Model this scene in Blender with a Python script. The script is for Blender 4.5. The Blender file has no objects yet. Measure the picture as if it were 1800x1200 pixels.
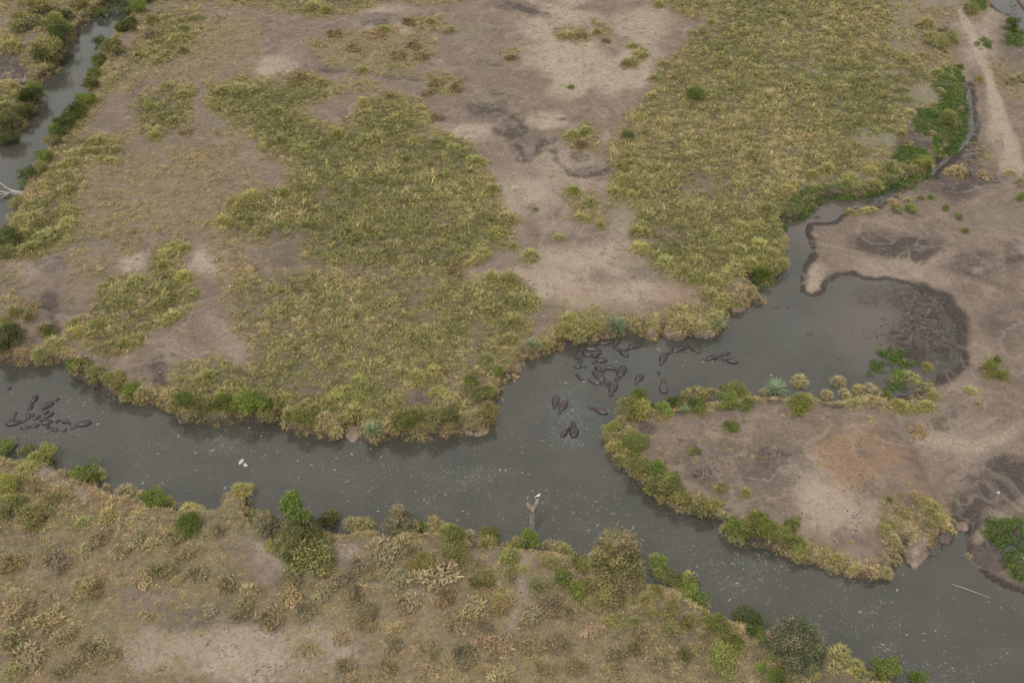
import bpy, bmesh, math, random
import numpy as np
from mathutils import Vector, Matrix

R = math.radians
random.seed(7)
rng = np.random.default_rng(11)
S = bpy.context.scene
C = S.collection

# ------------------------------------------------------------------ camera
CAM_H, DEP, FPX = 100.0, R(40.0), 2000.0
cam = bpy.data.cameras.new('camera')
cam.lens = 40.0; cam.sensor_width = 36.0; cam.clip_start = 1.0; cam.clip_end = 6000.0
camo = bpy.data.objects.new('camera', cam); C.objects.link(camo)
camo.location = (0, 0, CAM_H); camo.rotation_euler = (R(90) - DEP, 0, 0)
S.camera = camo

# ------------------------------------------------------------------ light
SUN_EL, SUN_AZ = 58.0, 200.0
w = bpy.data.worlds.new('World'); S.world = w; w.use_nodes = True
nt = w.node_tree; nt.nodes.clear()
sky = nt.nodes.new('ShaderNodeTexSky'); sky.sky_type = 'NISHITA'; sky.sun_disc = False
sky.sun_elevation = R(SUN_EL); sky.sun_rotation = R(SUN_AZ)
sky.air_density = 1.0; sky.dust_density = 3.0; sky.ozone_density = 1.0
hs = nt.nodes.new('ShaderNodeHueSaturation'); hs.inputs['Saturation'].default_value = 0.12
bg = nt.nodes.new('ShaderNodeBackground'); bg.inputs['Strength'].default_value = 0.112
wo = nt.nodes.new('ShaderNodeOutputWorld')
cloud = nt.nodes.new('ShaderNodeMix'); cloud.data_type = 'RGBA'      # overcast: an even cloud deck over most of the sky
cloud.inputs[0].default_value = 0.65; cloud.inputs[7].default_value = (7.75, 7.55, 7.35, 1)
nt.links.new(sky.outputs[0], hs.inputs['Color']); nt.links.new(hs.outputs[0], cloud.inputs[6]); nt.links.new(cloud.outputs[2], bg.inputs[0]); nt.links.new(bg.outputs[0], wo.inputs[0])
sl = bpy.data.lights.new('sun', 'SUN'); sl.energy = 1.5; sl.angle = R(10); sl.color = (1.0, 0.95, 0.87)
so = bpy.data.objects.new('sun', sl); C.objects.link(so)
# nishita: rotation measured clockwise from +Y seen from above
az = R(SUN_AZ)
sd_ = Vector((math.sin(az) * math.cos(R(SUN_EL)), math.cos(az) * math.cos(R(SUN_EL)), math.sin(R(SUN_EL))))
so.rotation_euler = sd_.to_track_quat('Z', 'Y').to_euler()
S.view_settings.view_transform = 'Standard'; S.view_settings.look = 'None'
S.view_settings.exposure = 0.30; S.view_settings.gamma = 1.0
S.view_settings.use_curve_mapping = False
S.render.engine = 'CYCLES'
S.cycles.max_bounces = 5; S.cycles.diffuse_bounces = 2; S.cycles.glossy_bounces = 2
S.cycles.transparent_max_bounces = 4; S.cycles.transmission_bounces = 2

# ------------------------------------------------------------------ geometry helpers
sD, cD = math.sin(DEP), math.cos(DEP)
def unproj(x, y, z=0.0):
    u = (np.asarray(x, float) - 900) / FPX; v = (600 - np.asarray(y, float)) / FPX
    dy = cD + v * sD; dz = -sD + v * cD
    t = (z - CAM_H) / dz
    return u * t, dy * t
def proj(X, Y, Z):
    dz = Z - CAM_H
    dep = Y * cD - dz * sD
    up = Y * sD + dz * cD
    dep = np.where(dep < 1, 1, dep)
    return 900 + FPX * X / dep, 600 - FPX * up / dep, dep

_T = np.random.default_rng(3).random((256, 256))
def vnoise(x, y, s=0):
    x = np.asarray(x) + s * 37.7; y = np.asarray(y) + s * 91.3
    xi = np.floor(x).astype(int); yi = np.floor(y).astype(int)
    fx = x - xi; fy = y - yi
    fx = fx * fx * (3 - 2 * fx); fy = fy * fy * (3 - 2 * fy)
    a = _T[xi & 255, yi & 255]; b = _T[(xi + 1) & 255, yi & 255]
    c = _T[xi & 255, (yi + 1) & 255]; d = _T[(xi + 1) & 255, (yi + 1) & 255]
    return (a + (b - a) * fx) * (1 - fy) + (c + (d - c) * fx) * fy
def fbm(x, y, o=4, s=0):
    t = 0; a = 0.5; n = 0
    for i in range(o):
        t = t + a * vnoise(x * 2 ** i, y * 2 ** i, s + i); n += a; a *= 0.5
    return t / n - 0.5
def sstep(a, b, x):
    t = np.clip((x - a) / (b - a), 0, 1); return t * t * (3 - 2 * t)

def poly_sd(P, X, Y):
    """signed distance to polygon, negative inside"""
    P = np.asarray(P, float)
    best = np.full(X.shape, 1e18); ins = np.zeros(X.shape, bool)
    for i in range(len(P)):
        ax, ay = P[i]; bx, by = P[(i + 1) % len(P)]
        ex, ey = bx - ax, by - ay
        L = ex * ex + ey * ey + 1e-12
        t = np.clip(((X - ax) * ex + (Y - ay) * ey) / L, 0, 1)
        d = (X - ax - t * ex) ** 2 + (Y - ay - t * ey) ** 2
        np.minimum(best, d, out=best)
        if ay != by:
            c = (ay > Y) != (by > Y)
            ins ^= c & (X < ex * (Y - ay) / ey + ax)
    d = np.sqrt(best)
    return np.where(ins, -d, d)

def wpoly(pts):
    out = []
    for p in pts:
        z = p[2] if len(p) > 2 else 0.0
        x, y = unproj(p[0], p[1], z); out.append((float(x), float(y)))
    return out
def zz(pts, z): return [(p[0], p[1], z) for p in pts]

# ------------------------------------------------------------------ water outlines (traced, each at its own height)
NORTH = [(-500,540),(-120,610),(0,641),(40,640),(75,640),(105,637),(130,658),(155,668),(190,692),(232,711),(275,715),(300,722),(322,738),(375,746),(430,740),
 (490,742),(517,766),(548,772),(580,778),(605,768),(612,750),(632,750),(640,774),(660,785),(682,770),(710,771),(760,770),(805,762),(815,757),(830,767),(850,764),
 (868,745),(872,695),(880,664),(897,663),(917,648),(921,633),(940,634),(978,618),(985,602),(1017,605),(1047,598),(1080,592),(1120,595),(1140,600),(1157,598),
 (1166,586),(1190,597),(1212,587),(1221,593),(1250,593),(1271,576),(1280,549),(1308,544),(1313,528),(1338,537),(1332,517),(1310,497),(1325,486),(1345,496),(1362,488),
 (1378,474),(1380,440),(1373,412),(1368,392),(1400,386),(1430,360),(1455,350),(1495,347),(1530,343),(1552,331),(1580,320),(1602,315)]
STREAM = [(1622,311),(1642,292),(1666,270),(1689,254),(1698,234),(1700,206),(1699,176),(1704,150),(1706,178),(1709,210),(1709,232),(1701,248),(1690,262),(1672,278),(1650,297),(1630,314),(1602,321)]
MUDSIDE = [(1585,336),(1568,348),(1545,362),(1500,367),(1480,378),(1460,390),(1420,394),(1416,412),(1422,430),(1420,450),(1409,467),(1405,495),(1409,513),(1428,525),
 (1452,513),(1454,497),(1475,487),(1500,487),(1520,495),(1563,495),(1598,504),(1612,521),(1647,531),(1664,550),(1680,570),(1687,610),(1690,638),(1667,656),(1645,664),(1625,680),(1597,690),(1573,698)]
PEN_N = [(1550,697),(1528,692),(1490,697),(1460,699),(1430,694),(1400,694),(1360,694),(1340,694),(1310,698),(1280,703),(1240,708),(1200,714),(1160,718),(1130,720),(1095,725),(1068,748)]
PEN_S = [(1058,772),(1068,800),(1090,815),(1107,832),(1130,855),(1150,872),(1185,897),(1230,908),(1270,922),(1282,945),(1320,956),(1350,966),(1400,987),(1450,1003),
 (1500,1020),(1545,1025),(1565,1020),(1581,1003),(1586,975),(1590,962),(1597,977),(1618,968),(1645,946),(1662,941),(1674,930),(1690,928),(1698,929),(1698,950),(1707,984),(1733,1013),(1767,1031),(1800,1041),(1900,1070),(2400,1130)]
SOUTH = [(2400,1560),(1900,1330),(1640,1218),(1590,1200),(1550,1195),(1517,1188),(1490,1168),(1455,1148),(1420,1125),(1340,1098),(1262,1088),(1245,1070),(1180,1025),(1133,1018),
 (1100,1002),(1060,985),(1020,975),(985,967),(950,962),(900,960),(880,955),(830,950),(800,937),(760,930),(720,930),(667,935),(650,926),(600,934),(575,930),(540,930),(500,928),(450,905),
 (446,895),(437,848),(410,850),(384,866),(376,886),(313,886),(280,880),(245,872),(190,863),(183,855),(125,834),(110,818),(60,806),(30,806),(0,800),(-150,760),(-600,680)]
W1 = wpoly(NORTH + STREAM + zz(MUDSIDE, 0.0) + zz(PEN_N, .9) + PEN_S + zz(SOUTH, 1.5))
W2 = wpoly(zz([(320,-160),(262,-50),(240,0),(228,30),(202,62),(170,90),(182,112),(164,137),(152,172),(120,210),(92,235),(89,258),(72,288),(44,318),(40,342),(37,366),(20,395),(-10,425),(-80,520),(-200,580)], .7)
  + [(-330,500),(-120,380),(-40,300),(0,252),(22,245),(43,220),(45,197),(72,182),(62,154),(68,146),(98,126),(102,102),(122,84),(132,64),(150,40),(184,15),(202,-4),(224,-60),(262,-170)])
W3 = wpoly([(1715,-80),(1733,-5),(1750,14),(1764,22),(1775,24),(1786,42),(1800,52),(1880,100),(1890,80),(1812,40),(1798,20),(1785,0),(1780,-80)])
W4 = wpoly([(1742,958),(1765,950),(1800,938),(1840,945),(1805,960),(1768,970),(1752,985),(1732,985),(1720,970)])

MUDZONE = [(1395,380),(1480,365),(1560,340),(1640,300),(1700,180),(1640,60),(1600,-60),(2600,-60),(2600,1000),(1900,1100),(1720,1040),(1690,940),(1640,860),(1600,760),(1560,700),(1500,640),(1400,560)]
POOL = [(1428,528),(1454,500),(1500,480),(1600,495),(1660,535),(1700,620),(1690,650),(1600,700),(1540,660),(1500,640),(1440,600),(1415,560)]
PENIN = [(1050,770),(1095,715),(1300,690),(1560,690),(1700,700),(1720,900),(1600,990),(1540,1030),(1250,925),(1100,830)]

# ------------------------------------------------------------------ terrain grid
def axis(a, b, step, far):
    core = list(np.arange(a, b + step * .5, step)); s = step; lo = []; hi = []; x = a
    while x > -far: s *= 1.35; x -= s; lo.append(x)
    s = step; x = core[-1]
    while x < far: s *= 1.35; x += s; hi.append(x)
    return np.array(lo[::-1] + core + hi)
GX = axis(-124, 124, .42, 2200); GY = axis(54, 250, .42, 2400)
X, Y = np.meshgrid(GX, GY)

def water_sd(X, Y):
    d = poly_sd(W1, X, Y)
    for W in (W2, W3, W4): d = np.minimum(d, poly_sd(W, X, Y))
    return d
SD0 = water_sd(X, Y)
SD = SD0 + 0.75 * fbm(X * .45, Y * .45, 3, 5) + .9 * fbm(X * .13, Y * .13, 2, 9) * sstep(-6, -1, SD0)
PX, PY, PD = proj(X, Y, 1.2)
inview = (PD > 20) & (Y > 30)
def zone(poly, soft, warp=6.0, seed=1, px=None, py=None, x=None, y=None):
    px = PX if px is None else px; py = PY if py is None else py
    x = X if x is None else x; y = Y if y is None else y
    wx = px + warp * 4 * fbm(x * .22, y * .22, 3, seed); wy = py + warp * 3 * fbm(x * .22, y * .22, 3, seed + 7)
    return 1 - sstep(-soft, soft, poly_sd(poly, wx, wy))
def blob(cx, cy, rx, ry, px=None, py=None, x=None, y=None, seed=2, warp=.6):
    px = PX if px is None else px; py = PY if py is None else py
    x = X if x is None else x; y = Y if y is None else y
    r = np.hypot((px - cx) / rx, (py - cy) / ry) + warp * 2 * fbm(x * .25 + cx, y * .25 + cy, 4, seed)
    return 1 - sstep(.45, 1.25, r)
mud = zone(MUDZONE, 14, 2); pool = zone(POOL, 8, 1); pen = zone(PENIN, 12, 2)
mud = mud * inview; pool = pool * inview; pen = pen * inview
south = inview * sstep(-10, 10, PY - np.interp(PX, [0, 450, 900, 1250, 1700], [800, 910, 960, 1080, 1230]))
plate = 1.45 + .15 * south - .5 * pen
plate = plate * (1 - mud) + .8 * mud
und = .35 * fbm(X * .06, Y * .06, 3, 21) + .16 * fbm(X * .3, Y * .3, 3, 22) + .10 * fbm(X * 1.0, Y * 1.0, 2, 23)
bw = .9 + .8 * fbm(X * .2, Y * .2, 2, 31)
steep = sstep(-.1, np.clip(bw, .45, 3), SD) * plate + .015 * np.clip(SD, 0, 20)
gentle = np.minimum(plate, .02 + .055 * np.clip(SD, 0, 60))
gm = np.clip(mud * 1.0, 0, 1)
land = steep * (1 - gm) + gentle * gm + und * sstep(0, 3, SD) * (1 - .5 * gm)
depth = -np.minimum(.9, .45 * -np.minimum(SD, 0))
rim = blob(1640, 570, 75, 90, seed=4, warp=.25) * inview
shal = -.05 - .05 * (1 - rim) + .24 * fbm(X * 1.1, Y * 2.3, 2, 41) + .05 * rim
depth = depth * (1 - pool) + np.maximum(depth, shal) * pool
Z = np.where(SD > 0, np.maximum(land, .012 + .0 * land), depth)
Z = Z + np.where(SD > .2, .05 * fbm(X * 2.1, Y * 2.1, 1, 51), 0)

def height(x, y):
    x = np.atleast_1d(np.asarray(x, float)); y = np.atleast_1d(np.asarray(y, float))
    i = np.clip(np.searchsorted(GX, x) - 1, 0, len(GX) - 2); j = np.clip(np.searchsorted(GY, y) - 1, 0, len(GY) - 2)
    fx = (x - GX[i]) / (GX[i + 1] - GX[i]); fy = (y - GY[j]) / (GY[j + 1] - GY[j])
    return (Z[j, i] * (1 - fx) + Z[j, i + 1] * fx) * (1 - fy) + (Z[j + 1, i] * (1 - fx) + Z[j + 1, i + 1] * fx) * fy
def field(F, x, y):
    i = np.clip(np.searchsorted(GX, x) - 1, 0, len(GX) - 2); j = np.clip(np.searchsorted(GY, y) - 1, 0, len(GY) - 2)
    return F[j, i]
def ground_at(px, py, it=6):
    z = 1.2
    for _ in range(it):
        x, y = unproj(px, py, z); z = max(0.0, float(height(x, y)[0]))
    return float(x), float(y), z
def m_per_px(px, py, z=1.0):
    x, y = unproj(px, py, z); return float(proj(x, y, z)[2]) / FPX

# ---- soil paint (what the soil is, plus shade painted on the steep bank faces)
pale = np.zeros_like(X); dark = np.zeros_like(X); red = np.zeros_like(X); turf = np.zeros_like(X)
PALE = [(980,60,75,70,.8),(1010,110,60,40,1),(1090,135,60,40,.9),(1000,155,40,22,1),(960,215,40,18,.9),(1130,60,55,45,.7),(830,235,40,18,.9),(670,20,60,10,.7),(690,58,45,14,.8),(370,468,44,36,1),
 (235,465,28,28,.9),(480,120,45,18,.8),(930,500,120,32,1),(1000,468,85,36,1),(1060,520,90,32,1),(905,350,45,65,.6),(1000,320,75,85,.55),(1150,520,60,25,.7),(1440,885,60,60,1),(1430,820,55,60,.6),(1500,905,60,40,.6),
 (1432,490,20,34,.8),(390,1140,110,42,1.2),(450,1160,190,55,.9),(250,1150,80,50,.6),(560,975,50,34,.7),(490,985,60,40,.5),(1690,620,80,90,.2),(1560,470,120,30,.4),(1500,1000,70,40,.4),(1690,760,90,60,.35),(60,470,50,30,.4),(1720,50,40,60,.5),
 (1750,200,16,50,.7),(1770,270,14,50,.6),(720,1100,50,40,.3),(420,600,60,60,.4),(1100,420,40,60,.5),(1540,570,30,12,.2)]
DARK = [(905,235,26,10,.5),(1035,305,40,10,.8),(1020,280,20,10,.7),(990,215,16,5,.7),(640,45,12,5,.8),(735,145,20,5,.7),(590,128,24,4,.6),(790,60,20,5,.6),(845,195,30,10,.7),(1600,420,70,26,.5),(1530,410,40,12,.6),(1720,470,40,14,.5),(1690,330,30,16,.7),(1780,440,20,30,.5),(1640,265,30,18,1),(1712,215,9,60,1),(1690,270,20,12,.9),(1600,265,24,10,1),(1745,830,44,40,.9),(1700,910,28,16,1.0),(20,110,40,36,1),(60,125,40,20,.8),(80,20,30,30,.4),(150,420,60,40,.3),(240,175,16,60,.4),(90,470,40,24,.5),(1460,300,30,14,1.1),(1360,800,60,40,.3),(1240,800,60,30,.25),(1560,425,66,24,.75),(1620,445,17,12,.8),(1700,450,45,12,.5),(1770,560,45,40,.4),(1785,830,45,36,1.2),(1755,868,40,24,1.1),(1700,890,34,34,.9),(1700,270,40,30,.7),(1670,310,60,26,.6),(925,250,50,34,.3),(1085,305,34,18,.6),
 (900,18,45,12,.6),(870,200,45,22,.5),(20,120,60,45,.9),(282,665,16,45,.9),(92,540,22,28,.8),(730,708,28,22,.8),(1136,752,26,14,.8),(1350,830,75,55,.35),(1600,250,45,28,.9),(1570,275,30,20,.8),(1735,300,40,20,.6),(620,120,30,6,.5),
 (700,140,26,9,.6),(870,170,26,9,.6),(670,45,18,8,.5),(1440,300,40,22,.9),(800,1040,90,40,.2),(300,1090,70,30,.4),(420,1060,40,20,.5),(200,320,70,90,.25),(1780,90,30,40,.4),(1660,735,24,18,.6),(1680,715,16,14,.6),(300,250,120,30,.2),
 (1480,705,22,14,.8),(1590,905,30,22,.7),(1620,925,20,20,.5),(500,450,40,30,.3)]
REDS = [(1500,790,80,55,.9),(1480,830,60,60,.6),(1600,835,40,14,.9),(1640,865,40,14,1),(1560,800,50,16,.7),(1040,520,50,20,.5),(1200,520,60,22,.6),(930,480,70,30,.25),(840,760,30,14,.6),(620,760,20,16,.5),(1100,550,120,30,.3),(1670,900,26,30,.5),
 (1640,100,50,40,.25),(900,20,60,14,.4)]
TURF = [(1582,30,28,42,1),(1590,88,32,18,1),(1622,168,28,30,1),(1535,250,58,34,1),(1095,385,24,26,.8),(1130,420,24,16,.4),(1470,132,130,8,.5),(1100,470,40,14,.5),(1050,545,120,14,.45),(1165,495,40,12,.4),(560,260,200,80,.1),(650,75,60,12,.5),(830,55,30,12,.6),
 (1740,380,50,30,.35),(1700,120,20,20,.2),(600,450,60,20,.35),(940,470,60,10,.3),(1040,130,14,5,.6),(1003,158,12,4,1.2),(690,600,200,80,.2),(1640,40,30,60,.4),(1400,180,200,160,.35)]
for L_, F in ((PALE, pale), (DARK, dark), (REDS, red), (TURF, turf)):
    for k, (cx, cy, rx, ry, a) in enumerate(L_):
        F += a * blob(cx, cy, rx, ry, seed=3 + k % 9)
PATHS = [([(450,960),(500,1000),(560,1027),(640,1032),(720,1042),(780,1056)],7,.6),([(940,960),(915,1010),(925,1060),(900,1110)],10,.55),([(60,830),(110,845),(150,880)],8,.5),([(600,930),(612,972),(650,990)],14,.5),([(1690,15),(1720,80),(1742,125),(1772,215),(1800,290)],7,.8),
 ([(1360,112),(1470,134),(1600,158)],5,.25),([(1210,1075),(1240,1110),(1255,1160)],7,.4),([(1740,130),(1755,200),(1790,300)],6,.6),([(1420,640),(1600,600)],0.1,0),([(1720,470),(1800,430)],8,.4),([(1600,760),(1720,780),(1800,740)],12,.4)]
pathm = np.zeros_like(X)
SCARS = [([(850,192),(885,200),(912,222),(925,236)],5,.9),([(872,236),(893,246),(912,240)],6,1.0),([(908,262),(914,282),(932,286),(944,270),(950,254),(972,252)],6,1.1),([(974,266),(980,292),(1002,308),(1020,312),(1046,310)],5,1.0),([(895,8),(918,20),(940,28),(966,30)],5,.9),
 ([(1000,60),(1030,100),(1022,140)],3,.4),([(1300,780),(1380,800),(1460,770)],5,.3),([(1540,690),(1600,760),(1650,870)],7,.4),([(1720,440),(1760,455),(1800,450)],6,.6),([(1500,420),(1560,436),(1640,440)],8,.6),([(1640,455),(1700,468),(1760,500)],4,.4),([(1690,262),(1720,258),(1700,300)],9,.7),
 ([(270,640),(283,668),(288,705)],9,.9),([(60,520),(88,545),(100,590)],9,.6),([(700,716),(735,704),(770,712)],7,.7),([(560,128),(620,124)],4,.5),([(660,46),(690,50)],4,.5),([(840,120),(870,116)],5,.5),([(1770,800),(1740,850),(1700,890)],16,.7),([(1075,290),(1095,310),(1110,306)],5,.8),([(980,470),(1010,480),(1050,470)],4,.3),([(1430,690),(1480,712)],7,.7)]
for k, (pl, wd_, a) in enumerate(SCARS):
    wx = PX + 18 * fbm(X * .35, Y * .35, 3, 60 + k); wy = PY + 14 * fbm(X * .35, Y * .35, 3, 64 + k)
    dd = np.full(X.shape, 1e9)
    for (ax, ay), (bx, by) in zip(pl, pl[1:]):
        ex, ey = bx - ax, by - ay; t_ = np.clip(((wx - ax) * ex + (wy - ay) * ey) / (ex * ex + ey * ey), 0, 1)
        dd = np.minimum(dd, np.hypot(wx - ax - t_ * ex, wy - ay - t_ * ey))
    m_ = (1 - sstep(wd_ * .4, wd_ * 1.3, dd)) * inview; dark += .62 * a * m_; Z -= .22 * a * m_ * (SD > 1)
for k, (pl, wd_, a) in enumerate(PATHS):
    wx = PX + 14 * fbm(X * .2, Y * .2, 3, 40 + k); wy = PY + 10 * fbm(X * .2, Y * .2, 3, 44 + k)
    dd = np.full(X.shape, 1e9)
    for (ax, ay), (bx, by) in zip(pl, pl[1:]):
        ex, ey = bx - ax, by - ay; t_ = np.clip(((wx - ax) * ex + (wy - ay) * ey) / (ex * ex + ey * ey), 0, 1)
        dd = np.minimum(dd, np.hypot(wx - ax - t_ * ex, wy - ay - t_ * ey))
    m_ = 1 - sstep(wd_ * .5, wd_ * 1.6, dd); pale += a * m_; pathm = np.maximum(pathm, m_ * min(1, a * 1.7))
pathm *= inview
for F in (pale, dark, red, turf): F *= inview; np.clip(F, 0, 1.2, out=F)
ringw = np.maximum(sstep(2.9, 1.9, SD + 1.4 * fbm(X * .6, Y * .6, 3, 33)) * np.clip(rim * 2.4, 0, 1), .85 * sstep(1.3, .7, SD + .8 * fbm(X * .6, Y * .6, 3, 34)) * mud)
wet = np.maximum(sstep(.32, .05, Z) * (1 - mud) + mud * sstep(.085, .03, Z), 1.0 * sstep(1.35, .7, Z) * (1 - mud) * (SD < 1.8)) * (SD > -2) * .92 + np.clip(ringw, 0, 1)  # wet waterline and mud rim, plus overhang shade painted up the steep bank faces
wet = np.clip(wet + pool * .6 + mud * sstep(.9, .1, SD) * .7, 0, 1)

def mesh_from(name, V, F, mats, smooth=False, attrs=None):
    me = bpy.data.meshes.new(name)
    V = np.asarray(V, np.float32); F = np.asarray(F, np.int32)
    me.vertices.add(len(V)); me.vertices.foreach_set('co', V.ravel())
    k = F.shape[1]
    me.loops.add(F.size); me.loops.foreach_set('vertex_index', F.ravel())
    me.polygons.add(len(F)); me.polygons.foreach_set('loop_start', np.arange(0, F.size, k, dtype=np.int32))
    me.polygons.foreach_set('loop_total', np.full(len(F), k, np.int32))
    if smooth: me.polygons.foreach_set('use_smooth', np.ones(len(F), bool))
    for nm, (typ, dom, val) in (attrs or {}).items():
        a = me.attributes.new(nm, typ, dom)
        a.data.foreach_set('color' if typ == 'FLOAT_COLOR' else 'value', np.asarray(val, np.float32).ravel())
    for m in (mats if isinstance(mats, (list, tuple)) else [mats]):
        if m: me.materials.append(m)
    me.update(calc_edges=True)
    return me
def grid_faces(nx, ny):
    j, i = np.meshgrid(np.arange(ny - 1), np.arange(nx - 1), indexing='ij')
    a = j * nx + i
    return np.stack([a, a + 1, a + nx + 1, a + nx], -1).reshape(-1, 4)
def link(name, me, parent=None, loc=None):
    o = bpy.data.objects.new(name, me); C.objects.link(o)
    if parent: o.parent = parent
    if loc: o.location = loc
    return o
def tag(o, label, cat, group=None):
    o['label'] = label; o['category'] = cat
    if group: o['group'] = group
    return o

# ------------------------------------------------------------------ material helpers
class NT:
    def __init__(s, name):
        s.m = bpy.data.materials.new(name); s.m.use_nodes = True
        s.t = s.m.node_tree; s.t.nodes.clear()
        s.out = s.n('ShaderNodeOutputMaterial')
    def n(s, typ, **kw):
        x = s.t.nodes.new(typ)
        for k, v in kw.items(): setattr(x, k, v)
        return x
    def l(s, a, b): s.t.links.new(a, b)
    def put(s, sock, v):
        if hasattr(v, 'is_linked') or hasattr(v, 'links'): s.l(v, sock)
        else: sock.default_value = v
    def attr(s, name, typ='GEOMETRY'):
        return s.n('ShaderNodeAttribute', attribute_name=name, attribute_type=typ)
    def noise(s, scale, detail=4, rough=.6, vec=None, dist=0):
        x = s.n('ShaderNodeTexNoise'); x.inputs['Scale'].default_value = scale; x.inputs['Detail'].default_value = detail
        x.inputs['Roughness'].default_value = rough; x.inputs['Distortion'].default_value = dist
        if vec is not None: s.l(vec, x.inputs['Vector'])
        return x.outputs['Fac']
    def math(s, op, a, b=None, c=None, clamp=False):
        x = s.n('ShaderNodeMath', operation=op, use_clamp=clamp)
        for i, v in enumerate((a, b, c)):
            if v is not None: s.put(x.inputs[i], v)
        return x.outputs[0]
    def mr(s, v, a, b, c=0.0, d=1.0, smooth=False):
        x = s.n('ShaderNodeMapRange', clamp=True)
        if smooth: x.interpolation_type = 'SMOOTHSTEP'
        s.put(x.inputs[0], v)
        for i, q in enumerate((a, b, c, d)): s.put(x.inputs[i + 1], q)
        return x.outputs[0]
    def mix(s, f, a, b, mode='MIX'):
        x = s.n('ShaderNodeMix', data_type='RGBA', blend_type=mode)
        s.put(x.inputs[0], f)
        for i, v in ((6, a), (7, b)):
            if isinstance(v, tuple): x.inputs[i].default_value = v + (1,) if len(v) == 3 else v
            else: s.l(v, x.inputs[i])
        return x.outputs[2]
    def bsdf(s, col, rough=.9, spec=.3, **kw):
        b = s.n('ShaderNodeBsdfPrincipled')
        if isinstance(col, tuple): b.inputs['Base Color'].default_value = col + (1,)
        else: s.l(col, b.inputs['Base Color'])
        s.put(b.inputs['Roughness'], rough); s.put(b.inputs['Specular IOR Level'], spec)
        for k, v in kw.items(): s.put(b.inputs[k], v)
        s.l(b.outputs[0], s.out.inputs[0]); return b
    def bump(s, h, strength, dist, b):
        x = s.n('ShaderNodeBump'); x.inputs['Strength'].default_value = strength; x.inputs['Distance'].default_value = dist
        s.l(h, x.inputs['Height']); s.l(x.outputs[0], b.inputs['Normal'])

# ---- ground
g = NT('soil'); pos = g.n('ShaderNodeNewGeometry').outputs['Position']
A = g.attr('soil_kind_shade'); sp = g.n('ShaderNodeSeparateColor'); g.l(A.outputs['Color'], sp.inputs[0])
B = g.attr('soil_cover'); sq = g.n('ShaderNodeSeparateColor'); g.l(B.outputs['Color'], sq.inputs[0])
n1 = g.noise(.35, 6, .65, pos); n2 = g.noise(1.6, 6, .7, pos, .4); n3 = g.noise(6.5, 4, .7, pos)
col = g.mix(g.mr(n1, .35, .68), (.164, .126, .098), (.268, .210, .163))
col = g.mix(g.math('MULTIPLY', g.mr(n2, .50, .66), .62), col, (.118, .086, .072))
pal = g.math('MULTIPLY', g.math('MULTIPLY', sp.outputs[0], 1.3), g.mr(n2, .28, .54), clamp=True)
col = g.mix(pal, col, g.mix(g.mr(n1, .4, .65), (.350, .280, .215), (.420, .345, .270)))
rd = g.math('MULTIPLY', sp.outputs[2], g.mr(n1, .32, .58), clamp=True)
col = g.mix(g.math('MULTIPLY', rd, .75), col, (.300, .185, .110))
dk = g.math('MULTIPLY', g.math('MULTIPLY', sp.outputs[1], 1.35), g.mr(g.noise(.9, 7, .72, pos, .8), .36, .54, .22, 1), clamp=True)
col = g.mix(g.math('MULTIPLY', dk, .85), col, (.056, .046, .043))
lit = g.math('MULTIPLY', sq.outputs[1], g.mr(n3, .22, .52), clamp=True)
green_l = g.mix(g.mr(n2, .4, .65), (.095, .082, .048), (.200, .165, .098)); straw_l = g.mix(g.mr(n2, .38, .65), (.185, .148, .088), (.310, .256, .155))
col = g.mix(g.math('MULTIPLY', lit, .85), col, g.mix(g.mr(sq.outputs[2], .30, .60), green_l, straw_l))
tf = g.math('MULTIPLY', sq.outputs[0], g.mr(n2, .28, .56), clamp=True)
col = g.mix(g.math('MULTIPLY', tf, .75), col, g.mix(g.mr(n3, .4, .65), (.19, .19, .105), (.27, .255, .15)))
col = g.mix(g.math('MULTIPLY', A.outputs['Alpha'], .95), col, (.044, .035, .033))  # dark tone for wet mud and for the painted bank-face shade
# trails: thin meandering lines worn by hooves, and broken crusts
def ridge(scale, w_, seed_d):
    q = g.noise(scale, 3, .5, pos, seed_d); return g.mr(g.math('ABSOLUTE', g.math('SUBTRACT', q, .5)), 0, w_, 1, 0)
tr = g.math('MULTIPLY', ridge(.16, .012, 1.2), g.mr(n2, .35, .55)); open_ = g.math('SUBTRACT', 1.0, sq.outputs[1], clamp=True)
col = g.mix(g.math('MULTIPLY', g.math('MULTIPLY', tr, .5), open_), col, (.095, .072, .062))
t2 = g.math('MULTIPLY', ridge(.42, .022, .6), g.mr(n1, .45, .6))
col = g.mix(g.math('MULTIPLY', g.math('MULTIPLY', t2, .38), open_), col, (.100, .076, .065))
t3 = ridge(.10, .03, .8)
col = g.mix(g.math('MULTIPLY', g.math('MULTIPLY', t3, .28), open_), col, (.40, .335, .27))
# trodden crumbs, straw flecks and pits
vo = g.n('ShaderNodeTexVoronoi'); vo.inputs['Scale'].default_value = 2.6; g.l(pos, vo.inputs['Vector'])
cr = g.math('MULTIPLY', g.mr(vo.outputs['Distance'], .30, .12), g.mr(n1, .48, .60))
col = g.mix(g.math('MULTIPLY', cr, .75), col, (.075, .057, .048))
n4 = g.noise(3.3, 3, .8, pos, 1.0)
col = g.mix(g.math('MULTIPLY', g.mr(n4, .57, .66), .5), col, (.36, .29, .22))
col = g.mix(g.math('MULTIPLY', g.mr(n3, .54, .66), .55), col, (.09, .07, .058))
b = g.bsdf(col, g.mr(A.outputs['Alpha'], .3, .9, .93, .55), g.mr(A.outputs['Alpha'], .3, .9, .30, .18))
hh = g.math('ADD', g.math('MULTIPLY', n2, 1.0), g.math('MULTIPLY', n3, .45)); hh = g.math('SUBTRACT', hh, g.math('MULTIPLY', cr, .3))
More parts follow.
